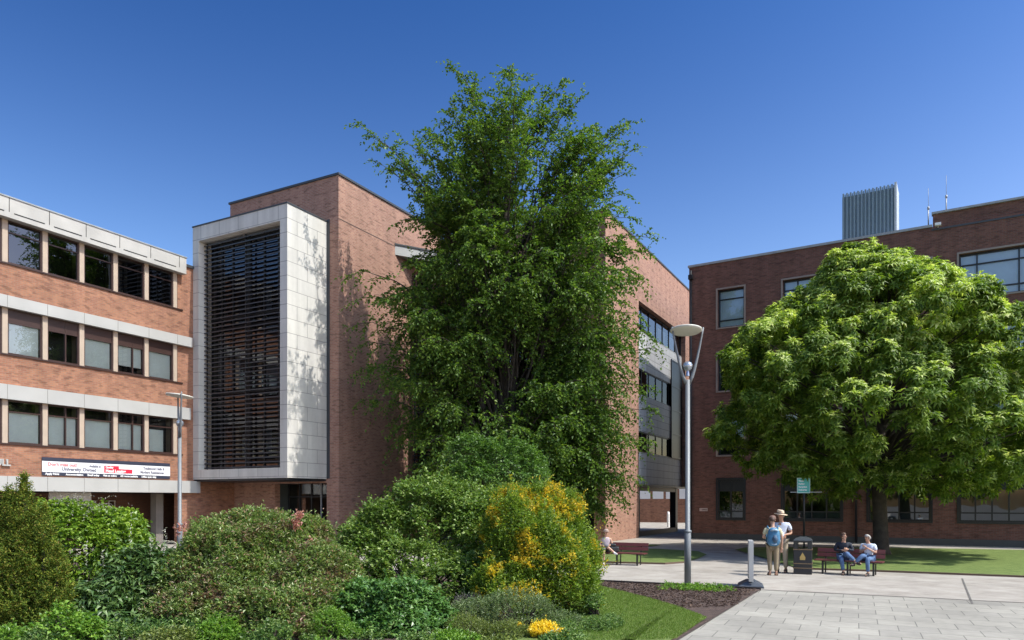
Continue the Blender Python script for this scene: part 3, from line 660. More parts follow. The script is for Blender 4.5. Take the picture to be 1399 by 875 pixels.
# bench 1: px 1111-1205
a=G(1112,783.5); c=G(1206,788.5); rz1=math.atan2(c.y-a.y,c.x-a.x); L1=(c-a).length
bench((a.x,a.y,0),rz1,L1,'maroon slatted bench beside the litter bin, with two people sitting on it','maroon park benches along the lawn edge')
B1=(a,rz1)
a2=G(806,771); c2=G(880,774); rz2=math.atan2(c2.y-a2.y,c2.x-a2.x)
bench((a2.x,a2.y,0),rz2,(c2-a2).length,'maroon slatted bench beside the yellow shrub, in front of the brick pier','maroon park benches along the lawn edge')
B2=(a2,rz2)
b=MB(); b.box(-.2,.2,-.12,.12,0,.2); b.box(-.12,.1,-.1,.1,.2,.3)
bag=b.build('bag',BLACKP,None,bevel=.05); bag.location=a2+Vector((math.cos(rz2),math.sin(rz2),0))*.85+Vector((0,.2,.412)); tag(bag,'small black bag lying on the bench next to the seated person','bag')

# ------------------------------------------------------------------ pavement sign seen almost edge on
p=G(1026,801.5); ST=empty('pavement_sign',(p.x,p.y,.0),R(74),'white pavement sign board on a dark wedge base at the corner of the mulch bed','sign')
b=MB(); b.box(-.36,.36,-.045,.045,.25,1.12); b.build('board_panel',plain('sign_white',(.62,.61,.58),.5,noise=.12),ST,bevel=.01)
b=MB(); 
b.box(-.40,-.362,-.055,.055,.16,1.15); b.box(.362,.40,-.055,.055,.16,1.15); b.box(-.36,.36,-.055,.055,1.122,1.15); b.build('frame',plain('alu',(.5,.5,.5),.4,metal=.3),ST)
b=MB(); n0=len(b.v)
for (sx_,hx,hy,z) in ((0,.40,.30,0),(0,.40,.30,.045),(0,.30,.10,.16)): b.v += [(-hx,-hy,z),(hx,-hy,z),(hx,hy,z),(-hx,hy,z)]
for l_ in range(2):
    for k in range(4):
        k2=(k+1)%4; b.f.append((l_*4+k,l_*4+k2,l_*4+4+k2,l_*4+4+k)); b.m.append(0); b.sm.append(False)
b.f.append((8,9,10,11)); b.m.append(0); b.sm.append(False)
b.build('base',plain('base_navy',(.055,.065,.085),.4),ST,bevel=.01)
b=MB(); b.box(-.34,-.30,-.03,.03,.15,.3); b.box(.30,.34,-.03,.03,.15,.3); b.build('spring_leg',BLACKP,ST)

# ------------------------------------------------------------------ people
SKIN=plain('skin',(.50,.29,.20),.55,noise=.05); SKIN_D=plain('skin_tan',(.42,.23,.15),.55,noise=.05)
def skinned(name, verts, edges, rad, mat, parent, levels=2, root=0):
    me=bpy.data.meshes.new(name); me.from_pydata([tuple(v) for v in verts],edges,[]); o=bpy.data.objects.new(name,me); COL.objects.link(o)
    s=o.modifiers.new('skin','SKIN'); s.use_smooth_shade=True; s.branch_smoothing=.3
    for i,r in enumerate(rad):
        sv=me.skin_vertices[0].data[i]; sv.radius=(r,r) if not hasattr(r,'__len__') else r; sv.use_root=(i==root)
    sb=o.modifiers.new('sub','SUBSURF'); sb.levels=levels; sb.render_levels=levels
    dg=bpy.context.evaluated_depsgraph_get(); m2=bpy.data.meshes.new_from_object(o.evaluated_get(dg))
    bpy.data.objects.remove(o); m2.materials.clear(); m2.materials.append(mat); m2.polygons.foreach_set('use_smooth',[True]*len(m2.polygons))
    return mkobj(name,m2,parent)
def chain(J, chains, rads):
    names=[]; 
    for c in chains:
        for k in c:
            if k not in names: names.append(k)
    idx={k:i for i,k in enumerate(names)}; e=[]
    for c in chains:
        for a,b in zip(c[:-1],c[1:]):
            if (idx[a],idx[b]) not in e: e.append((idx[a],idx[b]))
    return [J[k] for k in names], e, [rads[k] for k in names]
def person(loc, rz, J, label, top, trousers, shoes, hair=None, hat=None, scale=1.0, sleeve='short', skin=SKIN, shorts=False, group=None, headrot=0, topcol2=None):
    P=empty('person',loc,rz,label,'person',group); P.scale=(scale,)*3
    J={k:Vector(v) for k,v in J.items()}
    hb=J['head']; up=(J['head']-J['neck']).normalized()
    hd=Matrix.Rotation(headrot,3,'Z')@Vector((0,-1,0))   # facing of the head
    J['jaw']=hb+hd*.02-up*.02; J['skull']=hb+up*.10-hd*.01; J['crown']=hb+up*.165
    rads={'pelvis':.13,'belly':.115,'chest':.125,'neckb':.065,'neck':.052,'jaw':.068,'skull':.088,'crown':.05,
          'shL':.058,'elL':.040,'wrL':.027,'shR':.058,'elR':.040,'wrR':.027,'hipL':.085,'knL':.058,'anL':.038,'hipR':.085,'knR':.058,'anR':.038,
          'heelL':.04,'toeL':.03,'heelR':.04,'toeR':.03}
    for s in 'LR':
        a=J['an'+s]; d=J['toe'+s]-a; J['heel'+s]=a+Vector((0,0,-.04))
        J['palm'+s]=J['wr'+s]+(J['wr'+s]-J['el'+s]).normalized()*.075
        rads['palm'+s]=.030
    J['neckb']=J['chest'].lerp(J['neck'],.7)
    ch=[['pelvis','belly','chest','neckb','neck','jaw','skull','crown']]
    for s in 'LR': ch+= [['chest','sh'+s,'el'+s,'wr'+s,'palm'+s],['pelvis','hip'+s,'kn'+s,'an'+s,'heel'+s,'toe'+s]]
    # fingers: five short chains from each palm, curled a little
    for s in 'LR':
        f=(J['palm'+s]-J['wr'+s]).normalized(); side=f.cross(Vector((0,-1,0))); 
        side=(side if side.length>.2 else f.cross(Vector((1,0,0)))).normalized(); dn=f.cross(side).normalized()
        for k,(off,ln) in enumerate(((-.030,.058),(-.010,.070),(.010,.074),(.029,.060),(.05,.05))):
            a='f%s%da'%(s,k); b_='f%s%db'%(s,k)
            if k<4: J[a]=J['palm'+s]+side*off+f*(.03+ln*.4); J[b_]=J['palm'+s]+side*off+f*(.03+ln)+dn*.022
            else: J[a]=J['wr'+s]+side*.036+f*.05; J[b_]=J['wr'+s]+side*.055+f*.085+dn*.01
            rads[a]=.0095; rads[b_]=.0075; ch.append(['palm'+s if k<4 else 'palm'+s,a,b_])
    v,e,r=chain(J,ch,rads); bo=skinned('body',v,e,r,skin,P,levels=1)
    # face in the same mesh: nose, eyes, ears, mouth
    bm=bmesh.new(); bm.from_mesh(bo.data); bo.data.materials.append(FR_BR); bo.data.materials.append(plain('lips',(.35,.12,.1),.5))
    right=hd.cross(up).normalized(); c=hb+up*.055
    def blob(p,sx,sy,sz,mi):
        rr=bmesh.ops.create_uvsphere(bm,u_segments=8,v_segments=6,radius=1); M=Matrix((right*sx,hd*sy,up*sz)).transposed()
        for q in rr['verts']: q.co=M@q.co+p
        fs={f for q in rr['verts'] for f in q.link_faces}
        for f in fs: f.material_index=mi; f.smooth=True
    blob(c+hd*.088,.016,.024,.024,0)
    for s_ in (-1,1):
        blob(c+hd*.070+right*.032*s_+up*.022,.012,.010,.009,1); blob(c+right*.083*s_-hd*.005,.012,.022,.032,0)
    blob(c+hd*.072-up*.045,.024,.012,.008,2)
    bm.to_mesh(bo.data); bm.free()
    # clothes
    rt=dict(rads); 
    for k,vv in (('pelvis',.152),('belly',.142),('chest',.152),('neckb',.075),('shL',.078),('shR',.078),('elL',.058),('elR',.058),('wrL',.042),('wrR',.042)): rt[k]=vv
    J['hem']=J['pelvis'].lerp(J['belly'],-.35); rt['hem']=.155
    for s in 'LR': J['sl'+s]=J['sh'+s].lerp(J['el'+s],.72); rt['sl'+s]=.066; J['cuff'+s]=J['el'+s].lerp(J['wr'+s],.92); rt['cuff'+s]=.042
    ch=[['pelvis','belly','chest','neckb']]
    if sleeve=='short': ch+=[['chest','sh'+s,'sl'+s] for s in 'LR']
    elif sleeve=='long': ch+=[['chest','sh'+s,'el'+s,'cuff'+s] for s in 'LR']
    else: ch+=[['chest','sh'+s] for s in 'LR']; 
    v,e,r=chain(J,ch,rt); skinned('shirt' if sleeve!='long' else 'jacket',v,e,r,top,P,levels=1)
    rt2=dict(rads); 
    for k,vv in (('pelvis',.150),('hipL',.108),('hipR',.108),('knL',.078),('knR',.078),('anL',.06),('anR',.06)): rt2[k]=vv
    for s in 'LR': J['tc'+s]=J['kn'+s].lerp(J['an'+s],.9 if not shorts else -.25); rt2['tc'+s]=.062 if not shorts else .085
    ch=[]
    for s in 'LR': ch.append(['pelvis','hip'+s]+(['kn'+s] if not shorts else [])+['tc'+s])
    v,e,r=chain(J,ch,rt2); skinned('shorts' if shorts else 'trousers',v,e,r,trousers,P,levels=1)
    for s in 'LR':
        a=J['an'+s]; t=J['toe'+s]; skinned('shoe',[a+Vector((0,0,.02)),a+Vector((0,.02,-.035)),a.lerp(t,.6)+Vector((0,0,-.03)),t+Vector((0,0,.0))],[(0,1),(1,2),(2,3)],[.05,.052,.048,.036],shoes,P,levels=1,root=1)
    if hair:
        bm=bmesh.new(); rr=bmesh.ops.create_icosphere(bm,subdivisions=3,radius=1); M=Matrix((right*.098,hd*.108,up*.115)).transposed(); hc=hb+up*.085-hd*.014
        for q in list(bm.verts):
            l_=q.co.copy(); nse=1+.07*math.sin(l_.x*17+l_.y*13)*math.sin(l_.z*15)
            q.co=M@(l_*nse)+hc
        dead=[q for q in bm.verts if ((q.co-hc).dot(hd)>.045 and (q.co-hc).dot(up)<.055) or (q.co-hc).dot(up)<-.085]
        bmesh.ops.delete(bm,geom=dead,context='VERTS')
        me=bpy.data.meshes.new('hair'); bm.to_mesh(me); bm.free(); me.materials.append(hair); me.polygons.foreach_set('use_smooth',[True]*len(me.polygons)); ho=mkobj('hair',me,P); so=ho.modifiers.new('s','SOLIDIFY'); so.thickness=.012
    if hat:
        m=MB(); kind,hm=hat; Q=Matrix((right,hd,up)).transposed()
        if kind=='brim': m.lathe([(.0,.13),(.07,.135),(.095,.11),(.105,.02),(.112,.0),(.185,-.018),(.19,-.008),(.11,.012)],c=hb+up*.115,n=24,tilt=Q)
        else: m.lathe([(0,.11),(.06,.10),(.098,.06),(.108,.0),(.10,-.01)],c=hb+up*.10,n=20,tilt=Q); m.lathe([(0,.0),(.075,.0),(.08,-.006),(0,-.008)],c=hb+up*.105+hd*.11,n=16,tilt=Q)
        m.build('hat',hm,P)
        if kind=='brim': q=MB(); q.lathe([(.109,.012),(.108,.04),(.104,.04)],c=hb+up*.115,n=24,tilt=Q); q.build('hat_band',FR_BR,P)
    return P,J
STAND=dict(pelvis=(0,0,.95),belly=(0,0,1.1),chest=(0,.01,1.32),neck=(0,0,1.50),head=(0,-.02,1.60),
    shL=(.19,.01,1.40),elL=(.25,.04,1.12),wrL=(.24,-.05,.88),shR=(-.19,.01,1.40),elR=(-.25,.04,1.12),wrR=(-.24,-.05,.88),
    hipL=(.09,0,.88),knL=(.10,-.01,.48),anL=(.10,.02,.08),toeL=(.12,-.16,.035),hipR=(-.09,0,.88),knR=(-.10,-.01,.48),anR=(-.10,.02,.08),toeR=(-.13,-.16,.035))
def pose(**k): d=dict(STAND); d.update(k); return d
KHAKI=plain('khaki',(.24,.19,.12),.85); CREAM=plain('cream_top',(.62,.55,.34),.85); BEIGE=plain('beige',(.42,.35,.26),.85); PALEB=plain('pale_shirt',(.55,.60,.70),.85)
BROWNH=plain('brown_hair',(.07,.035,.02),.6,noise=.3,scale=30); GREYH=plain('grey_hair',(.30,.28,.26),.7,noise=.2,scale=30); SHOE=plain('brown_shoe',(.10,.07,.045),.6); SHOEB=plain('dark_shoe',(.03,.022,.02),.5)
JEANS=plain('jeans',(.085,.15,.28),.85,noise=.3,scale=7); NAVYJ=plain('dark_jacket',(.018,.022,.035),.8)
# woman with backpack, back to camera, facing away (root rz=180+20)
f=G(1056,786.5)
P_,J_=person((f.x,f.y,0),R(180-12),pose(elL=(.27,.05,1.14),wrL=(.2,-.18,1.12),elR=(-.27,.02,1.12),wrR=(-.26,-.03,.86),knL=(.08,-.03,.48),anL=(.07,.0,.08)),
  'person in a cream top and khaki trousers, standing with back turned',CREAM,KHAKI,SHOE,hair=BROWNH,hat=('cap',plain('brown_cap',(.16,.09,.07),.8)),scale=.955,headrot=R(-15))
BPM=plain('backpack_blue',(.05,.17,.30),.65,noise=.25,scale=9); BPP=plain('backpack_pale',(.35,.45,.55),.7,noise=.2,scale=9)
BP=empty('backpack',(0,0,0),0,'blue backpack with pale patches worn on the back of the person in cream','backpack')
BP.location=P_.location+Vector((0,0,0)); BP.rotation_euler=P_.rotation_euler; BP.scale=P_.scale
bm=bmesh.new(); bmesh.ops.create_cube(bm,size=1); bmesh.ops.subdivide_edges(bm,edges=bm.edges,cuts=4,use_grid_fill=True)
for v in bm.verts:
    x,y,z=v.co; rr=(abs(2*x)**3+abs(2*y)**3+abs(2*z)**3)**(1/3)
    v.co=Vector((x/max(rr,.01)*.36*(1-.16*z),.24+y/max(rr,.01)*.27*(1-.3*z),1.17+z/max(rr,.01)*.56))
me=bpy.data.meshes.new('sack'); bm.to_mesh(me); bm.free(); me.materials.append(BPM); me.polygons.foreach_set('use_smooth',[True]*len(me.polygons)); mkobj('sack',me,BP)
m=MB(); m.tube([(-.02,.375,1.02),(-.02,.40,1.10),(-.02,.375,1.22)],[.05,.085,.04],14); m.build('front_pocket',plain('pocket_dark',(.05,.09,.15),.7),BP)
m=MB(); m.tube([(-.11,.36,1.36),(0,.38,1.39),(.10,.35,1.35)],[.02,.035,.02],8); m.tube([(-.14,.31,.98),(0,.39,.95),(.14,.31,.98)],.016,6); m.build('pale_trim',BPP,BP)
for s in (-1,1):
    m=MB(); m.tube([(s*.13,.14,1.40),(s*.15,.03,1.485),(s*.15,-.12,1.40),(s*.16,-.16,1.2),(s*.18,.0,1.02),(s*.14,.15,.97)],.02,6); m.build('strap',BPM,BP)
# man in hat, facing the camera side
f=G(1066.5,784)
person((f.x+.16,f.y+.35,0),R(-28),pose(elL=(.27,.03,1.13),wrL=(.14,-.24,1.10),elR=(-.26,.0,1.13),wrR=(-.06,-.25,1.12),head=(0,-.05,1.59),anL=(.12,.02,.08),knL=(.11,-.02,.48)),
  'man in a pale blue shirt, beige trousers and a straw sun hat, standing',PALEB,BEIGE,SHOE,hair=GREYH,hat=('brim',plain('straw_hat',(.62,.48,.34),.8)),scale=1.035,skin=SKIN_D,headrot=R(-15))
m=MB(); m.box(-.12,.12,-.004,.004,-.08,.08); mp=m.build('leaflet',plain('leaflet',(.6,.6,.62),.6)); fh=G(1066.5,784); mp.location=(fh.x-.0,fh.y+.35-.32,1.16); mp.rotation_euler=(R(-50),0,R(-28)); tag(mp,'small pale leaflet held by the man in the straw sun hat','leaflet')
# seated pair
def on_bench(B, d, back=.28): 
    a,rz=B; return a+Vector((math.cos(rz),math.sin(rz),0))*d+Vector((-math.sin(rz),math.cos(rz),0))*back
def dist_for_px(B,px):
    a,rz=B; c,s=math.cos(rz),math.sin(rz); k=(px-700)/1000; o=on_bench(B,0)
    return (k*o.y-o.x)/(c-k*s)
SIT=dict(pelvis=(0,.02,.56),belly=(0,.04,.72),chest=(0,.01,.93),neck=(0,-.03,1.10),head=(0,-.06,1.19),
    shL=(.19,0,1.0),elL=(.25,-.04,.75),wrL=(.10,-.25,.76),shR=(-.19,0,1.0),elR=(-.25,-.04,.75),wrR=(-.08,-.25,.72),
    hipL=(.10,-.05,.54),knL=(.12,-.46,.52),anL=(.12,-.42,.09),toeL=(.14,-.60,.04),hipR=(-.10,-.05,.54),knR=(-.12,-.46,.52),anR=(-.12,-.42,.09),toeR=(-.14,-.60,.04))
def sit(**k): d=dict(SIT); d.update(k); return d
o_=on_bench(B1,dist_for_px(B1,1153))
person((o_.x,o_.y,0),B1[1]+R(12),sit(knL=(.06,-.44,.72),anL=(.34,-.56,.46),toeL=(.50,-.66,.40),hipL=(.08,-.05,.58),elR=(-.27,-.02,.78),wrR=(-.02,-.36,.80),wrL=(.10,-.36,.84),elL=(.28,-.06,.78),anR=(-.02,-.40,.09),toeR=(-.04,-.58,.04),knR=(-.08,-.45,.53)),
  'dark haired man in a dark jacket sitting cross legged on the bench',NAVYJ,JEANS,SHOEB,hair=BROWNH,sleeve='long',headrot=R(60),scale=.885)
o_=on_bench(B1,dist_for_px(B1,1187))
person((o_.x,o_.y,0),B1[1]-R(10),sit(knL=(.12,-.46,.56),anL=(.12,-.40,.09),toeL=(.10,-.58,.04),hipR=(-.08,-.05,.58),knR=(-.02,-.46,.68),anR=(-.24,-.56,.42),toeR=(-.34,-.68,.36),wrL=(.04,-.26,.92),wrR=(-.04,-.24,.86),head=(0,-.07,1.18)),
  'grey haired person in a pale blue shirt sitting on the bench',plain('white_blue_top',(.55,.62,.72),.85,noise=.35,scale=6),JEANS,SHOEB,hair=GREYH,headrot=R(-25),scale=.87)
o_=on_bench(B2,dist_for_px(B2,828))
person((o_.x,o_.y,0),B2[1]+R(25),sit(knL=(.02,-.42,.70),anL=(.26,-.52,.50),toeL=(.40,-.60,.44),wrL=(.15,-.30,.76)),
  'person in shorts and a cap sitting on the bench beside the yellow shrub',plain('lilac_top',(.45,.38,.42),.85),plain('grey_shorts',(.12,.12,.13),.85),plain('white_shoe',(.6,.6,.6),.6),hair=BROWNH,hat=('cap',plain('tan_cap',(.4,.3,.25),.8)),sleeve='none',shorts=True,scale=.86,headrot=R(20))
# person walking beyond the shrubs
person(((289-700)/1000*23.5,23.5,0),R(-100),pose(elR=(-.24,-.14,1.16),wrR=(-.2,-.38,1.05),elL=(.25,.12,1.15),wrL=(.22,.0,.9),knL=(.10,-.2,.5),anL=(.10,-.22,.08),toeL=(.1,-.4,.04),knR=(-.1,.05,.47),anR=(-.1,.3,.12),toeR=(-.1,.14,.03)),
  'person in a grey blue T-shirt walking behind the shrubs, near the office block',plain('grey_tee',(.16,.18,.24),.85),JEANS,SHOEB,hair=BROWNH,scale=.90)

# ------------------------------------------------------------------ foliage
def nrm(a): return a/np.maximum(np.linalg.norm(a,axis=-1,keepdims=True),1e-9)
def rnd(n,s=1.0): return RNG.normal(0,s,(n,3))
class Leaves:
    def __init__(s): s.P=[];s.D=[];s.N=[];s.L=[];s.W=[];s.mi=[]
    def add(s,P,D,N,L,W,mi=0):
        n=len(P); s.P.append(P); s.D.append(nrm(D)); s.N.append(N); s.L.append(np.broadcast_to(L,(n,)).astype(float)); s.W.append(np.broadcast_to(W,(n,)).astype(float)); s.mi.append(np.full(n,mi))
    def count(s): return sum(len(p) for p in s.P)
    def build(s,name,mats,parent,big=False,fold=.25,droop=.15):
        P=np.concatenate(s.P);D=np.concatenate(s.D);N=np.concatenate(s.N);L=np.concatenate(s.L)[:,None];Wd=np.concatenate(s.W)[:,None];mi=np.concatenate(s.mi)
        S=nrm(np.cross(D,N)); N=nrm(np.cross(S,D)); n=len(P)
        if big:
            V=np.stack([P, P+D*L*.45+S*Wd*.5+N*Wd*fold*.5, P+D*L*.45-S*Wd*.5+N*Wd*fold*.5, P+D*L*.55, P+D*L*.97-N*L*droop*1.6],1)
            F=np.array([[0,3,2],[0,1,3],[1,4,3],[3,4,2]]); k=5
        else:
            V=np.stack([P, P+D*L*.5+S*Wd*.5+N*Wd*fold, P+D*L-N*L*droop, P+D*L*.5-S*Wd*.5+N*Wd*fold],1)
            F=np.array([[0,1,2],[0,2,3]]); k=4
        V=V.reshape(-1,3); idx=(F[None]+(np.arange(n)*k)[:,None,None]).reshape(-1)
        me=bpy.data.meshes.new(name); me.vertices.add(len(V)); me.vertices.foreach_set('co',V.astype(np.float32).ravel())
        nf=len(F)*n; me.loops.add(nf*3); me.loops.foreach_set('vertex_index',idx.astype(np.int32)); me.polygons.add(nf)
        me.polygons.foreach_set('loop_start',np.arange(0,nf*3,3,dtype=np.int32)); me.polygons.foreach_set('loop_total',np.full(nf,3,dtype=np.int32))
        if not isinstance(mats,(list,tuple)): mats=[mats]
        for m in mats: me.materials.append(m)
        me.polygons.foreach_set('material_index',np.repeat(mi,len(F)).astype(np.int32)); me.polygons.foreach_set('use_smooth',np.zeros(nf,bool))
        me.update(calc_edges=True); return mkobj(name,me,parent)
def shoots(LV_, S, D, ln, nper, lL, lW, droop=.3, out=.8, rough=.35, mi=0, start=.1, flat=1.0):
    """leaves set alternately along drooping shoots; returns end points"""
    n=len(S); D=nrm(D); ln=np.broadcast_to(ln,(n,)).astype(float)
    t=np.linspace(start,1,nper)[None,:,None]+RNG.uniform(-.03,.03,(n,nper,1)); Ln=ln[:,None,None]
    P=S[:,None,:]+D[:,None,:]*Ln*t; P[...,2]-= (droop*Ln*t**2)[...,0]
    T=D[:,None,:]*np.ones((1,nper,1)); T=T.copy(); T[...,2]-= (2*droop*t)[...,0]; T=nrm(T)
    up=np.array([0,0,1.0]); B=nrm(np.cross(T,up+rnd(n*nper,.15).reshape(n,nper,3)))
    sg=np.where((np.arange(nper)%2)==0,1,-1)[None,:,None]; sg=np.broadcast_to(sg,(n,nper,1)).copy(); endm=(np.arange(nper)>=nper-1)[None,:,None]
    O=np.where(endm,0,out)*sg*B
    d=nrm(T*.6+O+RNG.normal(0,rough,(n,nper,3))); N=up*flat+RNG.normal(0,rough+.1,(n,nper,3))
    sz=RNG.uniform(.7,1.2,(n,nper))*(1-.25*np.abs(t[...,0]-.55)*1.3)
    LV_.add(P.reshape(-1,3),d.reshape(-1,3),N.reshape(-1,3),(lL*sz).ravel(),(lW*sz).ravel(),mi)
    return P[:,-1,:]
def bez(a,b,c,n):
    t=np.linspace(0,1,n)[:,None]; return (1-t)**2*a+2*(1-t)*t*b+t**2*c

# ---- the beech-like tree in front of the modern building
def big_tree():
    Y0=33.3; s=Y0/1000
    T=empty('beech_tree',(0,0,0),0,'tall ragged dark green tree with drooping boughs, in front of the pinkish brick building','tree')
    cx=(690-700)*s
    def xz(px,py): return np.array([(px-700)*s, H-(py-684)*s])
    left=[(150,620),(168,575),(200,545),(240,548),(280,548),(310,552),(340,560),(365,525),(385,508),(420,508),(460,515),(490,525),(520,535),(560,545),(600,552),(640,570),(690,610)]
    right=[(150,780),(168,845),(200,856),(240,858),(290,862),(340,878),(400,880),(450,876),(500,884),(560,888),(600,880),(650,862),(690,830)]
    lz=np.array([xz(x,y)[1] for y,x in left])[::-1]; lx=np.array([xz(x,y)[0] for y,x in left])[::-1]
    rz_=np.array([xz(x,y)[1] for y,x in right])[::-1]; rx_=np.array([xz(x,y)[0] for y,x in right])[::-1]
    ztop=xz(0,188)[1]; zbot=xz(0,680)[1]
    limbs=[]; tr=MB()
    trunk=[(cx,Y0,0),(cx+.1,Y0,2.5),(cx-.15,Y0+.1,6),(cx+.1,Y0,10),(cx,Y0,14),(cx+.15,Y0,17.5),(cx+.1,Y0,20)]
    tr.tube(trunk,[.42,.34,.28,.21,.14,.07,.02],12)
    for dx,tx in ((-1.4,-3.0),(1.5,3.2),(.5,1.3),(-.6,-1.2)):
        tr.tube([(cx,Y0,1.5+abs(dx)*.4),(cx+dx*.6,Y0+random.uniform(-.6,.6),5.5),(cx+dx*1.2,Y0+random.uniform(-.8,.8),10),(cx+tx,Y0+random.uniform(-.8,.8),16)],[.2,.15,.11,.03],8)
    tr.build('trunk',BARK,T)
    n=340
    lv=Leaves(); br=MB(); tips=[]
    nb=92; boughs=[]
    for i in range(nb):
        u=(i+.5)/nb; boughs.append((zbot+(ztop-zbot)*u**.95,i*2.39996+random.uniform(-.4,.4),random.uniform(.84,1.07)))
    for i in range(n):
        bz_,bphi,bf=boughs[i%nb]; z=bz_+random.gauss(0,.22)
        xl=np.interp(z,lz,lx)-cx; xr=np.interp(z,rz_,rx_)-cx
        phi=bphi+random.gauss(0,.16); c_,s_=math.cos(phi),math.sin(phi)
        rx=xr if c_>0 else -xl; ry=.72*(xr-xl)/2
        f=bf*random.uniform(.70,1.0) if random.random()<.85 else random.uniform(.4,.7)
        if z<11 and c_<.1 and s_<.75 and random.random()<.22: continue
        thin = (z<12 and c_<-.5)
        tips.append((cx+c_*rx*f, Y0+s_*ry*f, z, 1))
    # explicit ragged tips read off the outline
    for px,py,dy in ((625,98,0),(648,120,.5),(640,150,0),(700,108,-.3),(716,132,.3),(690,150,0),(763,120,.2),(785,150,-.3),(853,168,.2),(838,190,0),(505,182,-.3),(530,198,.2),(522,222,.3),(548,232,0),(592,180,.3),(600,200,-.5),(858,212,-.2),(556,300,0),(884,322,.2),(870,345,0),(487,378,-.4),(500,405,.2),(492,440,.3),(495,500,.6),(505,545,.2),(510,470,-.3),(543,600,.3),(540,660,.4),(882,478,-.3),(885,560,0),(880,600,.3),(870,650,.3),(818,690,-.2),(790,665,.3),(740,160,.2),(675,170,.4),(800,180,0),(735,165,-.4),(690,172,.5),(820,185,.3),(650,165,.3),(770,150,-.2),(845,240,.2),(850,300,-.2),(865,380,.4),(862,430,-.3)):
        x,z=xz(px,py); tips.append((x,Y0+dy,z,2))
    for (x,y,z,kind) in tips:
        a=np.array([x,y,z]); r=math.hypot(x-cx,y-Y0)
        zs=max(1.8,z-r*random.uniform(.7,1.15)-1.0) if z>4 else max(2.2,z+1.0)
        if kind==2 and r<2.5: zs=max(2,z-5)
        st=np.array([cx+random.uniform(-.2,.2)+.25*(x-cx)*(zs>6),Y0+.25*(y-Y0)*(zs>6),zs])
        mid=np.array([cx+(x-cx)*.55,Y0+(y-Y0)*.55, z+ (.15 if z<15 else -.6)*r*.5])
        pth=bez(st,mid,a,12)
        pth[1:-1]+=RNG.normal(0,.07,(10,3))
        rr=np.linspace(.025+.006*r,.010,12); br.tube(pth,rr,5,cap=False)
        # side shoots along the outer part
        k=random.randint(13,17) if kind==1 else 12
        ts=np.linspace(.30,1.0,k); pos=np.stack([np.interp(ts*11,np.arange(12),pth[:,j]) for j in range(3)],1)
        tg=nrm(np.stack([np.interp(np.minimum(ts*11+.6,11),np.arange(12),pth[:,j]) for j in range(3)],1)-np.stack([np.interp(ts*11-.6,np.arange(12),pth[:,j]) for j in range(3)],1))
        sd=nrm(np.cross(tg,np.array([0,0,1.0]))); sg=np.where(np.arange(k)%2==0,1,-1)[:,None]
        upb=.25 if z>14 else -.05
        D=nrm(tg*.75+sd*sg*RNG.uniform(.5,1.1,(k,1))+np.array([0,0,upb])+rnd(k,.25)); D[-1]=tg[-1]
        ln=RNG.uniform(.8,1.5,k)*(1.15-.5*ts)*(1.0 if kind==1 else .8)
        dr=.22 if z>13 else .5
        e=shoots(lv,pos,D,ln,10,.185,.12,droop=dr,out=.8)
        for q in range(0,k): br.tube([pos[q],pos[q]+D[q]*ln[q]*.5-np.array([0,0,dr*ln[q]*.25]),e[q]],[.014,.009,.004],3,cap=False)
        # tertiary sprays
        m=3
        S2=np.concatenate([pos+D*ln[:,None]*g-np.array([0,0,1])*(dr*ln*g*g)[:,None] for g in (.3,.55,.8)]); D2_=nrm(np.tile(D,(3,1))+rnd(3*k,.65)-np.array([0,0,.1 if z>13 else .35]))
        l2=RNG.uniform(.35,.75,3*k)
        shoots(lv,S2,D2_,l2,7,.175,.115,droop=dr*1.2,out=.8)
        if z<10 and random.random()<.6:     # hanging tresses low down
            S3=pos[k//2:]; shoots(lv,S3,np.tile([[0,0,-1.0]],(len(S3),1))+rnd(len(S3),.35),RNG.uniform(.6,1.3,len(S3)),10,.15,.085,droop=.1)
    br.build('branch',BARK,T)
    LM=leafmat('beech_leaf',[(0,(.028,.062,.009)),(.4,(.052,.102,.014)),(.8,(.088,.148,.021)),(1,(.145,.205,.035))],trans=.34,rough=.5,spec=.35)
    lv.build('crown',LM,T); print('beech leaves',lv.count())
big_tree()

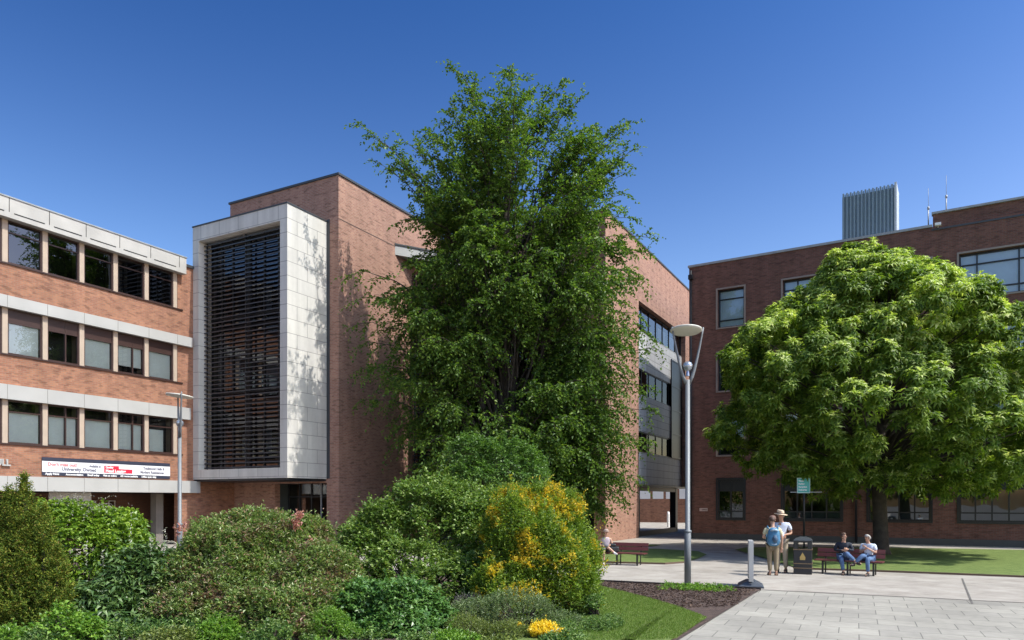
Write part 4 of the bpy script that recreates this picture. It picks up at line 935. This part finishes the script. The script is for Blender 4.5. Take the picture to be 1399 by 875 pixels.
# ---- the round-headed tree on the right, rosettes of big drooping leaves
def chestnut():
    Y0=29.0; s=Y0/1000; T=empty('chestnut_tree',(0,0,0),0,'broad round headed tree with bright drooping leaf rosettes in front of the dark brick building','tree')
    bx=(1203-700)*s
    def X(px): return (px-700)*s
    def Z(py): return H-(py-684)*s
    tr=MB(); tr.tube([(bx,Y0,0),(bx,Y0,.25),(bx+.02,Y0,.8),(bx-.05,Y0,2.6),(bx,Y0,4.2),(bx-.1,Y0,7),(bx,Y0,10.5)],[.42,.33,.28,.25,.22,.14,.04],14)
    prof=[(332,1135,1200),(336,1120,1235),(352,1110,1262),(372,1095,1300),(395,1062,1345),(420,1040,1372),(450,1005,1385),(480,985,1395),(510,980,1405),(545,970,1425),(580,962,1440),(605,968,1440),(630,1005,1435),(650,1030,1430),(672,1065,1400),(692,1130,1330)]
    pz=np.array([Z(p[0]) for p in prof])[::-1]; pl=np.array([X(p[1])+.5 for p in prof])[::-1]; pr=np.array([X(p[2])-.5 for p in prof])[::-1]; pz=2.55+(pz-pz[0])*(Z(333)-.65-2.55)/(pz[-1]-pz[0])
    lv=Leaves(); br=MB(); cs=[]; n=1250
    for i in range(n):
        u=(i+.5)/n; z=pz[0]+(pz[-1]-pz[0])*(u**.85)
        xl=np.interp(z,pz,pl); xr=np.interp(z,pz,pr); mx=(xl+xr)/2; r=(xr-xl)/2
        phi=i*2.39996+random.uniform(-.25,.25); f=(random.uniform(.86,1.0)+.10*math.sin(phi*3+z*1.3)+.07*math.sin(phi*6-z*2.3)-.04) if i%3 else random.uniform(.45,.82)
        cs.append((mx+math.cos(phi)*r*f,Y0+math.sin(phi)*r*.95*f,z+random.uniform(-.2,.2),phi,f))
    for (x,y,z,phi,f) in cs:
        out=np.array([math.cos(phi),math.sin(phi),.25+1.0*max(0,(z-7)/5)]); out=out/np.linalg.norm(out)
        st=np.array([bx,Y0,max(2.6,z-2.2-1.2*random.random())]); c=np.array([x,y,z])
        if random.random()<.12:
            pth=bez(st,(st+c)/2+np.array([0,0,.4]),c,6); br.tube(pth,np.linspace(.07,.012,6),5,cap=False)
        k=12; a=nrm(out*.8+rnd(k,.8)+np.array([0,0,.35])); rr=RNG.uniform(.16,.46,(k,1)); young=random.random()<.62; cen=c+a*rr; cen[:,2]-=.12+.25*(rr[:,0]-.4)
        for j in range(k):
            ax=nrm(a[j]*.6+np.array([0,0,.8])+rnd(1,.15)[0]); 
            e1=nrm(np.cross(ax,[1,.2,.1])); e2=np.cross(ax,e1)
            for tier,(m,th,LL) in enumerate(((7,1.2,.265),(7,.75,.21))):
                an=np.arange(m)*2*math.pi/m+random.random()*6; th_=th+RNG.normal(0,.15,m)
                D=np.cos(th_)[:,None]*ax+np.sin(th_)[:,None]*(np.cos(an)[:,None]*e1+np.sin(an)[:,None]*e2); D[:,2]-=.35*(1-tier*.5)
                N=np.tile(ax,(m,1))+rnd(m,.2); P=np.tile(cen[j]+ax*.06*tier,(m,1))
                lv.add(P,D,N,LL*RNG.uniform(.75,1.15,m),LL*.36*RNG.uniform(.8,1.1,m), 1 if (young and a[j][2]>.15 and tier>=(0 if z>7.5 else 1)) else 0)
    tr.build('trunk',BARK,T); br.build('branch',BARK,T)
    A=leafmat('chestnut_leaf',[(0,(.045,.085,.008)),(.5,(.085,.14,.014)),(1,(.15,.205,.028))],trans=.34,rough=.48,spec=.35)
    B=leafmat('chestnut_leaf_new',[(0,(.14,.20,.03)),(.6,(.24,.30,.06)),(1,(.40,.42,.18))],trans=.34,rough=.45,spec=.4)
    lv.build('crown',[A,B],T,big=True,fold=.25,droop=.28); print('chestnut leaves',lv.count())
chestnut()

# ---- shrubs
def ell_points(lumps,n,inner=.25,lowcut=-.35):
    """points over a union of ellipsoids, with outward directions"""
    L=np.array(lumps,float); area=(L[:,3]*L[:,5])+.2; pick=RNG.choice(len(L),n*2,p=area/area.sum()); d=nrm(rnd(n*2)); d[:,2]=np.where(d[:,2]<lowcut,-d[:,2]*.6,d[:,2]); d=nrm(d)
    c=L[pick,:3]; r=L[pick,3:]; f=1-inner*RNG.random((n*2,1))**2; q0=c+d*r
    w1,w2=RNG.normal(0,1,(3,6))*6.0,RNG.normal(0,1,(3,4))*2.6
    nz=np.sin(q0@w1+RNG.uniform(0,6,6)).mean(1)*.32+np.sin(q0@w2+RNG.uniform(0,6,4)).mean(1)*.42+.02
    f=f*(1+np.clip(nz,-.42,.26)[:,None]); P=c+d*r*f
    keep=np.ones(n*2,bool)
    for l in L: 
        q=((P-l[:3])/l[3:]); keep&=~((q**2).sum(1)<(.72)**2)
    keep&=P[:,2]>.08
    P=P[keep][:n]; D=nrm((d/r)[keep][:n]); return P,D
def shrub(name,label,cat,lumps,mat,n,nper,ln,lL,lW,droop=.2,up=.4,rough=.35,stem_from=None,big=False,extra=None,group=None,inner=.25,jit=.4,part='foliage',fold=.25,ldroop=.15,out=.8,flat=1.0):
    S=empty(name,(0,0,0),0,label,cat,group); lv=Leaves()
    P,D=ell_points(lumps,n,inner); m=len(P)
    D=nrm(D+np.array([0,0,up])+rnd(m,jit)); L=RNG.uniform(.55,1.25,m)*ln; P=P-D*L[:,None]*.75; L=np.where(RNG.random(m)<.06,L*RNG.uniform(1.4,2.0,m),L)
    E=shoots(lv,P,D,L,nper,lL,lW,droop=droop,rough=rough,out=out,flat=flat)
    st=MB(); base=np.array(lumps,float)[:,:3].mean(0); base[2]=0
    for i in range(0,m,max(1,m//70)):
        st.tube([base+np.array([random.uniform(-.15,.15),random.uniform(-.15,.15),0]),(base*.35+P[i]*.65)-np.array([0,0,.1*P[i][2]]),P[i]],[.018,.012,.005],4,cap=False)
    st.build('stem',BARK,S)
    if extra: extra(lv,P,D,E)
    mats=mat if isinstance(mat,list) else [mat]
    lv.build(part,mats,S,big=big,fold=fold,droop=ldroop); return S
def LP(px,py,Y,rx,ry,rz):    # lump centred at a photo point
    p=W(px,py,Y); return (p.x,p.y,p.z,rx,ry,rz)

CONF=leafmat('conifer_leaf',[(0,(.04,.075,.010)),(.5,(.085,.13,.018)),(.9,(.20,.21,.03)),(1,(.17,.11,.04))],trans=.2,rough=.6,spec=.2)
def conifer():
    S=empty('conifer_shrub',(0,0,0),0,'olive green pointed conifer shrub at the left edge with several spires','shrub'); lv=Leaves(); st=MB()
    for (px,topy,Y,rb,n) in ((34,648,12.0,.62,1500),(12,664,12.1,.5,900),(60,690,11.9,.55,800),(-30,668,12.3,.8,1000),(78,745,11.7,.42,600)):
        top=W(px,topy,Y); hgt=top.z; st.tube([(top.x,Y,0),(top.x,Y,hgt*.95)],[.04,.008],6)
        u=RNG.random(n)**.75; z=hgt*(1-u)+.0; r=rb*(u**.85)*RNG.uniform(.55,1.05,n)*(1+.22*np.sin(u*23+px)); ph=RNG.uniform(0,6.283,n)
        P=np.stack([top.x+np.cos(ph)*r,Y+np.sin(ph)*r,np.maximum(z,.05)],1); D=np.stack([np.cos(ph)*.65,np.sin(ph)*.65,np.full(n,.8)],1)+rnd(n,.3)
        P-=nrm(D)*.10; shoots(lv,P,D,RNG.uniform(.10,.22,n),9,.05,.022,droop=.0,out=.7,rough=.45)
        D2_=nrm(D+rnd(n,.6)); shoots(lv,P+nrm(D)*.05,D2_,RNG.uniform(.07,.15,n),7,.045,.02,droop=0,out=.7,rough=.45)
    st.build('stem',BARK,S); lv.build('foliage',CONF,S)
conifer()

GOLDL=leafmat('lime_leaf',[(0,(.06,.12,.012)),(.5,(.13,.22,.02)),(1,(.24,.33,.04))],trans=.32)
def dead(lv,P,D,E):
    c=W(120,688,15.0); n=60; P2=np.array([[c.x+random.gauss(0,.35),15+random.gauss(0,.3),c.z+random.gauss(0,.05)] for _ in range(n)]); shoots(lv,P2,rnd(n)+np.array([0,0,.1]),.3,8,.05,.02,droop=.4,mi=1)
shrub('climber_mound','lime green leafy mound with grey dead heads on top, behind the pointed conifer','shrub',[LP(125,745,15,1.05,1.0,.85),LP(85,740,15.2,.9,.9,.75),LP(165,775,14.8,.75,.8,.95),LP(60,760,15,.8,.8,.8)],
  [GOLDL,leafmat('dead_head',[(0,(.2,.18,.15)),(1,(.36,.34,.30))],trans=.1)],2600,7,.28,.10,.075,droop=.5,up=.2,extra=dead,inner=.15)
BUD=leafmat('buddleia_leaf',[(0,(.032,.072,.018)),(.5,(.062,.12,.03)),(1,(.13,.20,.06))],trans=.25,rough=.4,spec=.5)
def spires(lv,P,D,E):
    for (px,y0,y1) in ((178,758,700),(118,770,742),(225,760,722),(140,775,748),(206,765,735)):
        a=W(px,y0,12.4); b=W(px+random.uniform(-3,3),y1,12.4); n=26; t=RNG.random((n,1)); P2=np.array(a)[None]*(1-t)+np.array(b)[None]*t; lv.add(P2,rnd(n)+np.array([0,0,.8]),rnd(n),.05,.02,1)
shrub('long_leaved_shrub','dark blue green shrub with long drooping leaves and pale spires, right of the pointed conifer','shrub',[LP(165,830,12.5,.62,.6,.85),LP(215,835,12.6,.45,.5,.75),LP(125,850,12.4,.5,.5,.7),LP(185,790,12.6,.55,.5,.5),LP(215,800,12.7,.5,.4,.6),LP(180,860,12.0,.9,.5,.7)],
  [BUD,leafmat('pale_bud',[(0,(.35,.36,.28)),(1,(.5,.48,.42))],trans=.2)],1500,9,.42,.17,.058,droop=.35,up=.75,big=True,extra=spires,ldroop=.22,fold=.3)
BRG=leafmat('bright_leaf',[(0,(.05,.12,.012)),(.6,(.11,.21,.025)),(1,(.2,.31,.05))],trans=.32)
shrub('bright_low_shrub','small bright green broad leaved shrub at the foot of the pointed conifer','shrub',[LP(85,865,11.0,.45,.4,.42),LP(115,872,11.0,.3,.3,.3)],BRG,260,8,.24,.085,.05,droop=.25,up=.8,big=True)
PIE=leafmat('pieris_leaf',[(0,(.05,.085,.018)),(.35,(.09,.145,.028)),(.7,(.16,.22,.06)),(.88,(.25,.28,.12)),(.95,(.24,.14,.09)),(1,(.25,.15,.10))],trans=.28,rough=.4,patch=(.17,.11,.07),patch_amt=.30,patch_scale=2.6)
def flowers(lv,P,D,E):
    for (px,py,rr,k) in ((409,704,.07,90),(405,716,.08,90),(424,742,.10,60),(418,765,.06,30),(250,722,.10,60)):
        c=np.array(W(px,py,12.9)); n=k; lv.add(c+rnd(n,rr*.55),rnd(n),rnd(n),.05,.04,1)
    for (px,py) in ((410,843),(402,850)):
        c=np.array(W(px,py,11.7)); lv.add(c+rnd(25,.035),rnd(25),rnd(25),.045,.035,2)
shrub('pink_tinged_shrub','large green shrub tinged with pink and brown new leaves, widest of the bed','shrub',[LP(355,765,13.5,.95,.95,.80),LP(300,790,13.3,.8,.9,.75),LP(420,790,13.2,.75,.8,.80),LP(350,840,12.4,1.2,.8,.85),LP(250,815,13,.65,.7,.8),LP(270,850,12.0,.8,.6,.75),LP(440,850,12.3,.55,.6,.75),LP(330,800,13.0,1.3,.9,1.0),LP(400,815,12.8,1.1,.8,.95),LP(370,870,11.7,1.1,.6,.75),LP(300,745,13.5,.6,.6,.5),LP(345,720,13.6,.42,.5,.32),LP(425,730,13.6,.36,.4,.30)],
  [PIE,leafmat('coral_flower',[(0,(.35,.12,.10)),(1,(.55,.30,.25))],trans=.3),leafmat('purple_flower',[(0,(.25,.04,.25)),(1,(.4,.08,.35))],trans=.3)],12500,8,.18,.072,.034,droop=.1,up=.55,extra=flowers,rough=.5,inner=.18)
TAN=leafmat('bare_vine',[(0,(.22,.19,.14)),(1,(.40,.36,.28))],trans=.1)
shrub('straggly_vine','straggly pale beige vine with arching bare stems beside the pink tinged shrub','shrub',[LP(240,762,13.6,.55,.3,.16),LP(275,752,13.6,.35,.3,.12),LP(205,770,13.6,.3,.3,.15)],TAN,420,8,.30,.04,.018,droop=.4,up=.4,rough=.7)
mb=MB()
for k in range(9):
    a=np.array(W(205+k*8,765,13.6)); b=np.array(W(215+k*7,722+random.uniform(0,14),13.6)); c_=np.array(W(235+k*6,745+random.uniform(-8,8),13.6)); mb.tube(bez(a,b,c_,9),.010,4)
o=mb.build('arching_stems',plain('beige_stem',(.36,.32,.24),.8),bpy.data.objects['straggly_vine'])
EUO=leafmat('euonymus_leaf',[(0,(.04,.08,.012)),(.4,(.075,.13,.02)),(.85,(.14,.20,.045)),(1,(.26,.31,.12))],trans=.28,rough=.45,spec=.35)
shrub('glossy_tall_shrub','tall glossy green shrub with pale top leaves, left of the yellow and orange shrub','shrub',[LP(600,735,16,1.15,1.1,1.15),LP(530,760,15.8,.85,.9,1.0),LP(490,742,16.2,.42,.6,.55),LP(650,720,16.2,.8,.9,.95),LP(570,800,15.2,1.2,.9,1.1),LP(680,760,15.6,.8,.8,1.1),LP(500,800,15.2,.8,.8,1.0),LP(600,830,14.6,1.2,.8,1.0),LP(600,690,16,.8,.8,.6),LP(530,715,16,.6,.7,.5)],
  EUO,6600,8,.30,.095,.055,droop=.12,up=.6,big=True,inner=.2)
YEL=leafmat('golden_leaf',[(0,(.05,.095,.010)),(.5,(.10,.165,.015)),(1,(.20,.26,.03))],trans=.3,rough=.5,patch=(.62,.44,.03),patch_amt=.42,patch_scale=2.2)
shrub('yellow_flowering_shrub','dense shrub spangled with bright yellow and orange growth beside the person in shorts','shrub',[LP(720,750,14.4,1.0,1.0,1.05),LP(765,775,14.2,.72,.8,.8),LP(690,800,14.0,.75,.8,.75),LP(745,700,14.6,.62,.6,.5),LP(700,690,14.7,.5,.6,.42),LP(790,765,14.2,.36,.4,.52),LP(760,810,13.9,.7,.6,.6),LP(700,825,13.7,.9,.7,.7),LP(740,790,13.9,.9,.7,.9)],
  YEL,7600,9,.28,.075,.032,droop=.0,up=1.0,rough=.5,inner=.2,jit=.5)
HYD=leafmat('hydrangea_leaf',[(0,(.03,.075,.014)),(.5,(.055,.12,.026)),(1,(.11,.19,.05))],trans=.26,rough=.35,spec=.55)
shrub('dark_rounded_shrub','low rounded dark green shrub with broad drooping leaves in front of the tall glossy shrub','shrub',[LP(545,840,12.2,.72,.6,.62),LP(500,835,12.3,.4,.5,.5),LP(590,850,12.2,.4,.4,.45),LP(540,870,11.7,.8,.4,.45)],HYD,1500,7,.22,.11,.062,droop=.25,up=.9,big=True,ldroop=.25)
SMT=leafmat('small_tree_leaf',[(0,(.03,.07,.012)),(.5,(.06,.12,.02)),(1,(.12,.2,.045))],trans=.28)
S_=shrub('young_tree','light green young tree standing between the tall ragged tree and the glossy shrub','tree',[LP(690,640,20.5,.95,.8,.75),LP(640,620,20.6,.62,.6,.5),LP(720,655,20.5,.7,.7,.75),LP(660,660,20.3,.8,.7,.7)],SMT,1500,9,.38,.10,.055,droop=.3,up=.2,inner=.35)
MIX=leafmat('ground_cover_leaf',[(0,(.03,.07,.015)),(.5,(.07,.13,.03)),(.9,(.13,.19,.05)),(1,(.24,.3,.12))],trans=.28)
MIX2=leafmat('feathery_leaf',[(0,(.05,.08,.02)),(.5,(.11,.14,.03)),(1,(.19,.22,.06))],trans=.28)
SILV=leafmat('silver_leaf',[(0,(.06,.10,.035)),(.5,(.12,.17,.065)),(1,(.22,.27,.13))],trans=.2)
shrub('bright_mound','bright yellow green mound between the pink tinged shrub and the dark rounded shrub','shrub',[LP(455,862,11.6,.36,.35,.42),LP(490,880,11.4,.3,.3,.3)],BRG,800,8,.14,.045,.02,droop=.1,up=.6)
shrub('fine_leaved_mound','low fine leaved green mound along the front of the bed, below the glossy shrub','shrub',[LP(640,868,11.5,.5,.4,.30),LP(585,880,11.3,.45,.4,.26),LP(690,872,11.4,.42,.4,.26)],MIX2,1500,9,.16,.035,.014,droop=.1,up=.8)
shrub('silvery_mound','low grey green mound with silvery leaves at the foot of the yellow flowering shrub','shrub',[LP(710,835,12.2,.62,.4,.30),LP(660,838,12.4,.5,.4,.24),LP(770,856,12.0,.42,.35,.28)],SILV,1300,8,.17,.05,.016,droop=.15,up=.9)
shrub('dark_low_mound','low dark green mound beside the front lawn, rightmost of the bed','shrub',[LP(815,862,12.0,.42,.4,.22),LP(775,868,11.7,.36,.4,.26),LP(838,858,12.3,.22,.3,.22)],MIX,1100,8,.15,.04,.018,droop=.1,up=.7)
shrub('low_leafy_cover','low mixed green cover along the bottom of the bed, under the pink tinged shrub','shrub',[LP(260,890,11.3,.7,.4,.42),LP(340,900,11.1,.6,.4,.4),LP(420,895,11.2,.5,.4,.4),LP(160,895,11.2,.6,.4,.42),LP(510,895,11.3,.5,.4,.36)],MIX,1900,8,.22,.07,.035,droop=.2,up=.8)
YF=leafmat('yellow_flower',[(0,(.7,.48,.02)),(1,(.85,.7,.08))],trans=.3)
shrub('yellow_flowers','clump of small bright yellow flowers at the bottom edge below the yellow shrub','flowers',[LP(740,866,11.3,.22,.2,.15),LP(708,855,11.5,.10,.1,.08),LP(765,872,11.3,.12,.1,.1)],YF,520,7,.10,.035,.028,droop=.0,up=.9,part='flower_heads')
shrub('purple_tipped_plant','low plant with dull purple tips between the glossy shrub and the silvery mound','plant',[LP(650,822,13.2,.42,.3,.14)],leafmat('purple_tip',[(0,(.08,.07,.08)),(.6,(.12,.13,.08)),(1,(.2,.16,.2))],trans=.2),240,8,.16,.04,.015,up=1.0)
shrub('lawn_edge_plant','small leafy plant overhanging the front lawn beside the yellow flowering shrub','plant',[LP(812,825,13.4,.16,.2,.16)],MIX,110,8,.18,.06,.028,up=.6)
low_labels=['bright green low plant below the pointed conifer, leftmost at the bottom edge','mixed green low plant at the bottom edge between the conifer and the bright low shrub','mixed green low plant at the bottom edge right of the long leaved shrub','fine leaved olive low plant at the bottom edge left of the pink tinged shrub','bright green low plant at the bottom edge below the pink tinged shrub','dark green low plant at the bottom edge below the pink tinged shrub','bright low plant at the bottom edge left of the dark rounded shrub','dark low plant at the bottom edge below the dark rounded shrub','bright low plant at the bottom edge below the fine leaved mound','olive low plant at the bottom edge left of the small yellow flowers','green low plant at the bottom edge right of the small yellow flowers']
for k,(px,py,Y,rx,rz_,m_) in enumerate(((10,905,10.9,.5,.45,BRG),(70,900,10.8,.4,.4,MIX),(235,905,10.8,.5,.42,MIX2),(300,885,11.1,.4,.42,BRG),(365,905,10.8,.5,.5,MIX),(440,910,10.7,.4,.42,BRG),(560,905,10.8,.55,.42,MIX),(620,900,10.9,.5,.36,BRG),(690,905,10.8,.5,.36,MIX2),(770,898,10.9,.45,.32,MIX))):
    shrub('low_cover_plant',low_labels[k+(k>1)],'plant',[LP(px,py,Y,rx,.4,rz_)],m_,420,8,.20,.065,.032,droop=.2,up=.8,group='low plants along the front of the bed')
# ground plants in the mulch bed
P=[]; S=empty('bed_seedlings',(0,0,0),0,'strip of low green seedlings growing in the mulch along the back edging','plants'); lv=Leaves()
n=330; t=RNG.random(n); px=905+t*100; py=801+RNG.random(n)*7+t*4
Y=H*1000/(py-684); pos=np.stack([(px-700)/1000*Y,Y,np.full(n,.03)],1); dens=RNG.random(n)<(1-np.abs(t-.45)*1.3); pos=pos[dens]
shoots(lv,pos,np.array([[0,0,1.0]])+rnd(len(pos),.5),RNG.uniform(.06,.16,len(pos)),7,.07,.035,droop=.3,rough=.5); lv.build('leaves',BRG,S); tag(S,kind='stuff')

# mown grass blades, near and far lawns
def blades(name,poly,n,h,wd,z,label):
    poly=np.array([(p[0],p[1]) for p in poly]); lo=poly.min(0); hi=poly.max(0); pts=RNG.uniform(lo,hi,(n*3,2)); x,y=pts[:,0],pts[:,1]; ins=np.zeros(len(pts),bool); j=len(poly)-1
    for i in range(len(poly)):
        xi,yi=poly[i]; xj,yj=poly[j]; c=((yi>y)!=(yj>y))&(x<(xj-xi)*(y-yi)/(yj-yi+1e-12)+xi); ins^=c; j=i
    pts=pts[ins][:n]; m=len(pts); lv=Leaves(); P=np.column_stack([pts,np.full(m,z)]); D=np.array([[0,0,1.0]])+rnd(m,.38)
    lv.add(P,D,rnd(m),h*RNG.uniform(.6,1.4,m),wd); o=lv.build(name,GB,None,fold=.1,droop=.05); tag(o,label,'grass',kind='stuff')
GB=leafmat('grass_blade',[(0,(.085,.15,.022)),(.5,(.14,.22,.038)),(.93,(.2,.28,.06)),(1,(.36,.33,.16))],trans=.3,rough=.6,spec=.2)
vis=[p for p in lawn_edge]+[Vector((PB-D2*7.3)),Vector((.4,10.8,0)),Vector((.4,15,0))]
blades('lawn_grass',vis,75000,.035,.007,.05,'short mown grass of the front lawn between the shrubs and the grey slabs')
# mulch chips
lv=Leaves(); n=9000; tri=[PB-D1*5.2,PB-D1*.1-D2*.1,PB-D2*3.2,G(925,834),G(850,812),G(815,804)]
poly=np.array([(p[0],p[1]) for p in tri]); pts=RNG.uniform(poly.min(0),poly.max(0),(n,2)); x,y=pts[:,0],pts[:,1]; ins=np.zeros(n,bool); j=len(poly)-1
for i in range(len(poly)):
    xi,yi=poly[i]; xj,yj=poly[j]; ins^=((yi>y)!=(yj>y))&(x<(xj-xi)*(y-yi)/(yj-yi+1e-12)+xi); j=i
pts=pts[ins]; m=len(pts); dd=rnd(m); dd[:,2]*=.3; lv.add(np.column_stack([pts,np.full(m,.04)]),dd,np.array([[0,0,1.0]])+rnd(m,.4),RNG.uniform(.03,.09,m),RNG.uniform(.015,.035,m))
o=lv.build('mulch',leafmat('mulch_chip',[(0,(.05,.035,.03)),(.6,(.10,.065,.05)),(1,(.2,.14,.11))],trans=0,rough=.9,spec=.1),None); tag(o,'brown bark chips scattered over the bed at the foot of the street lamp','mulch',kind='stuff')
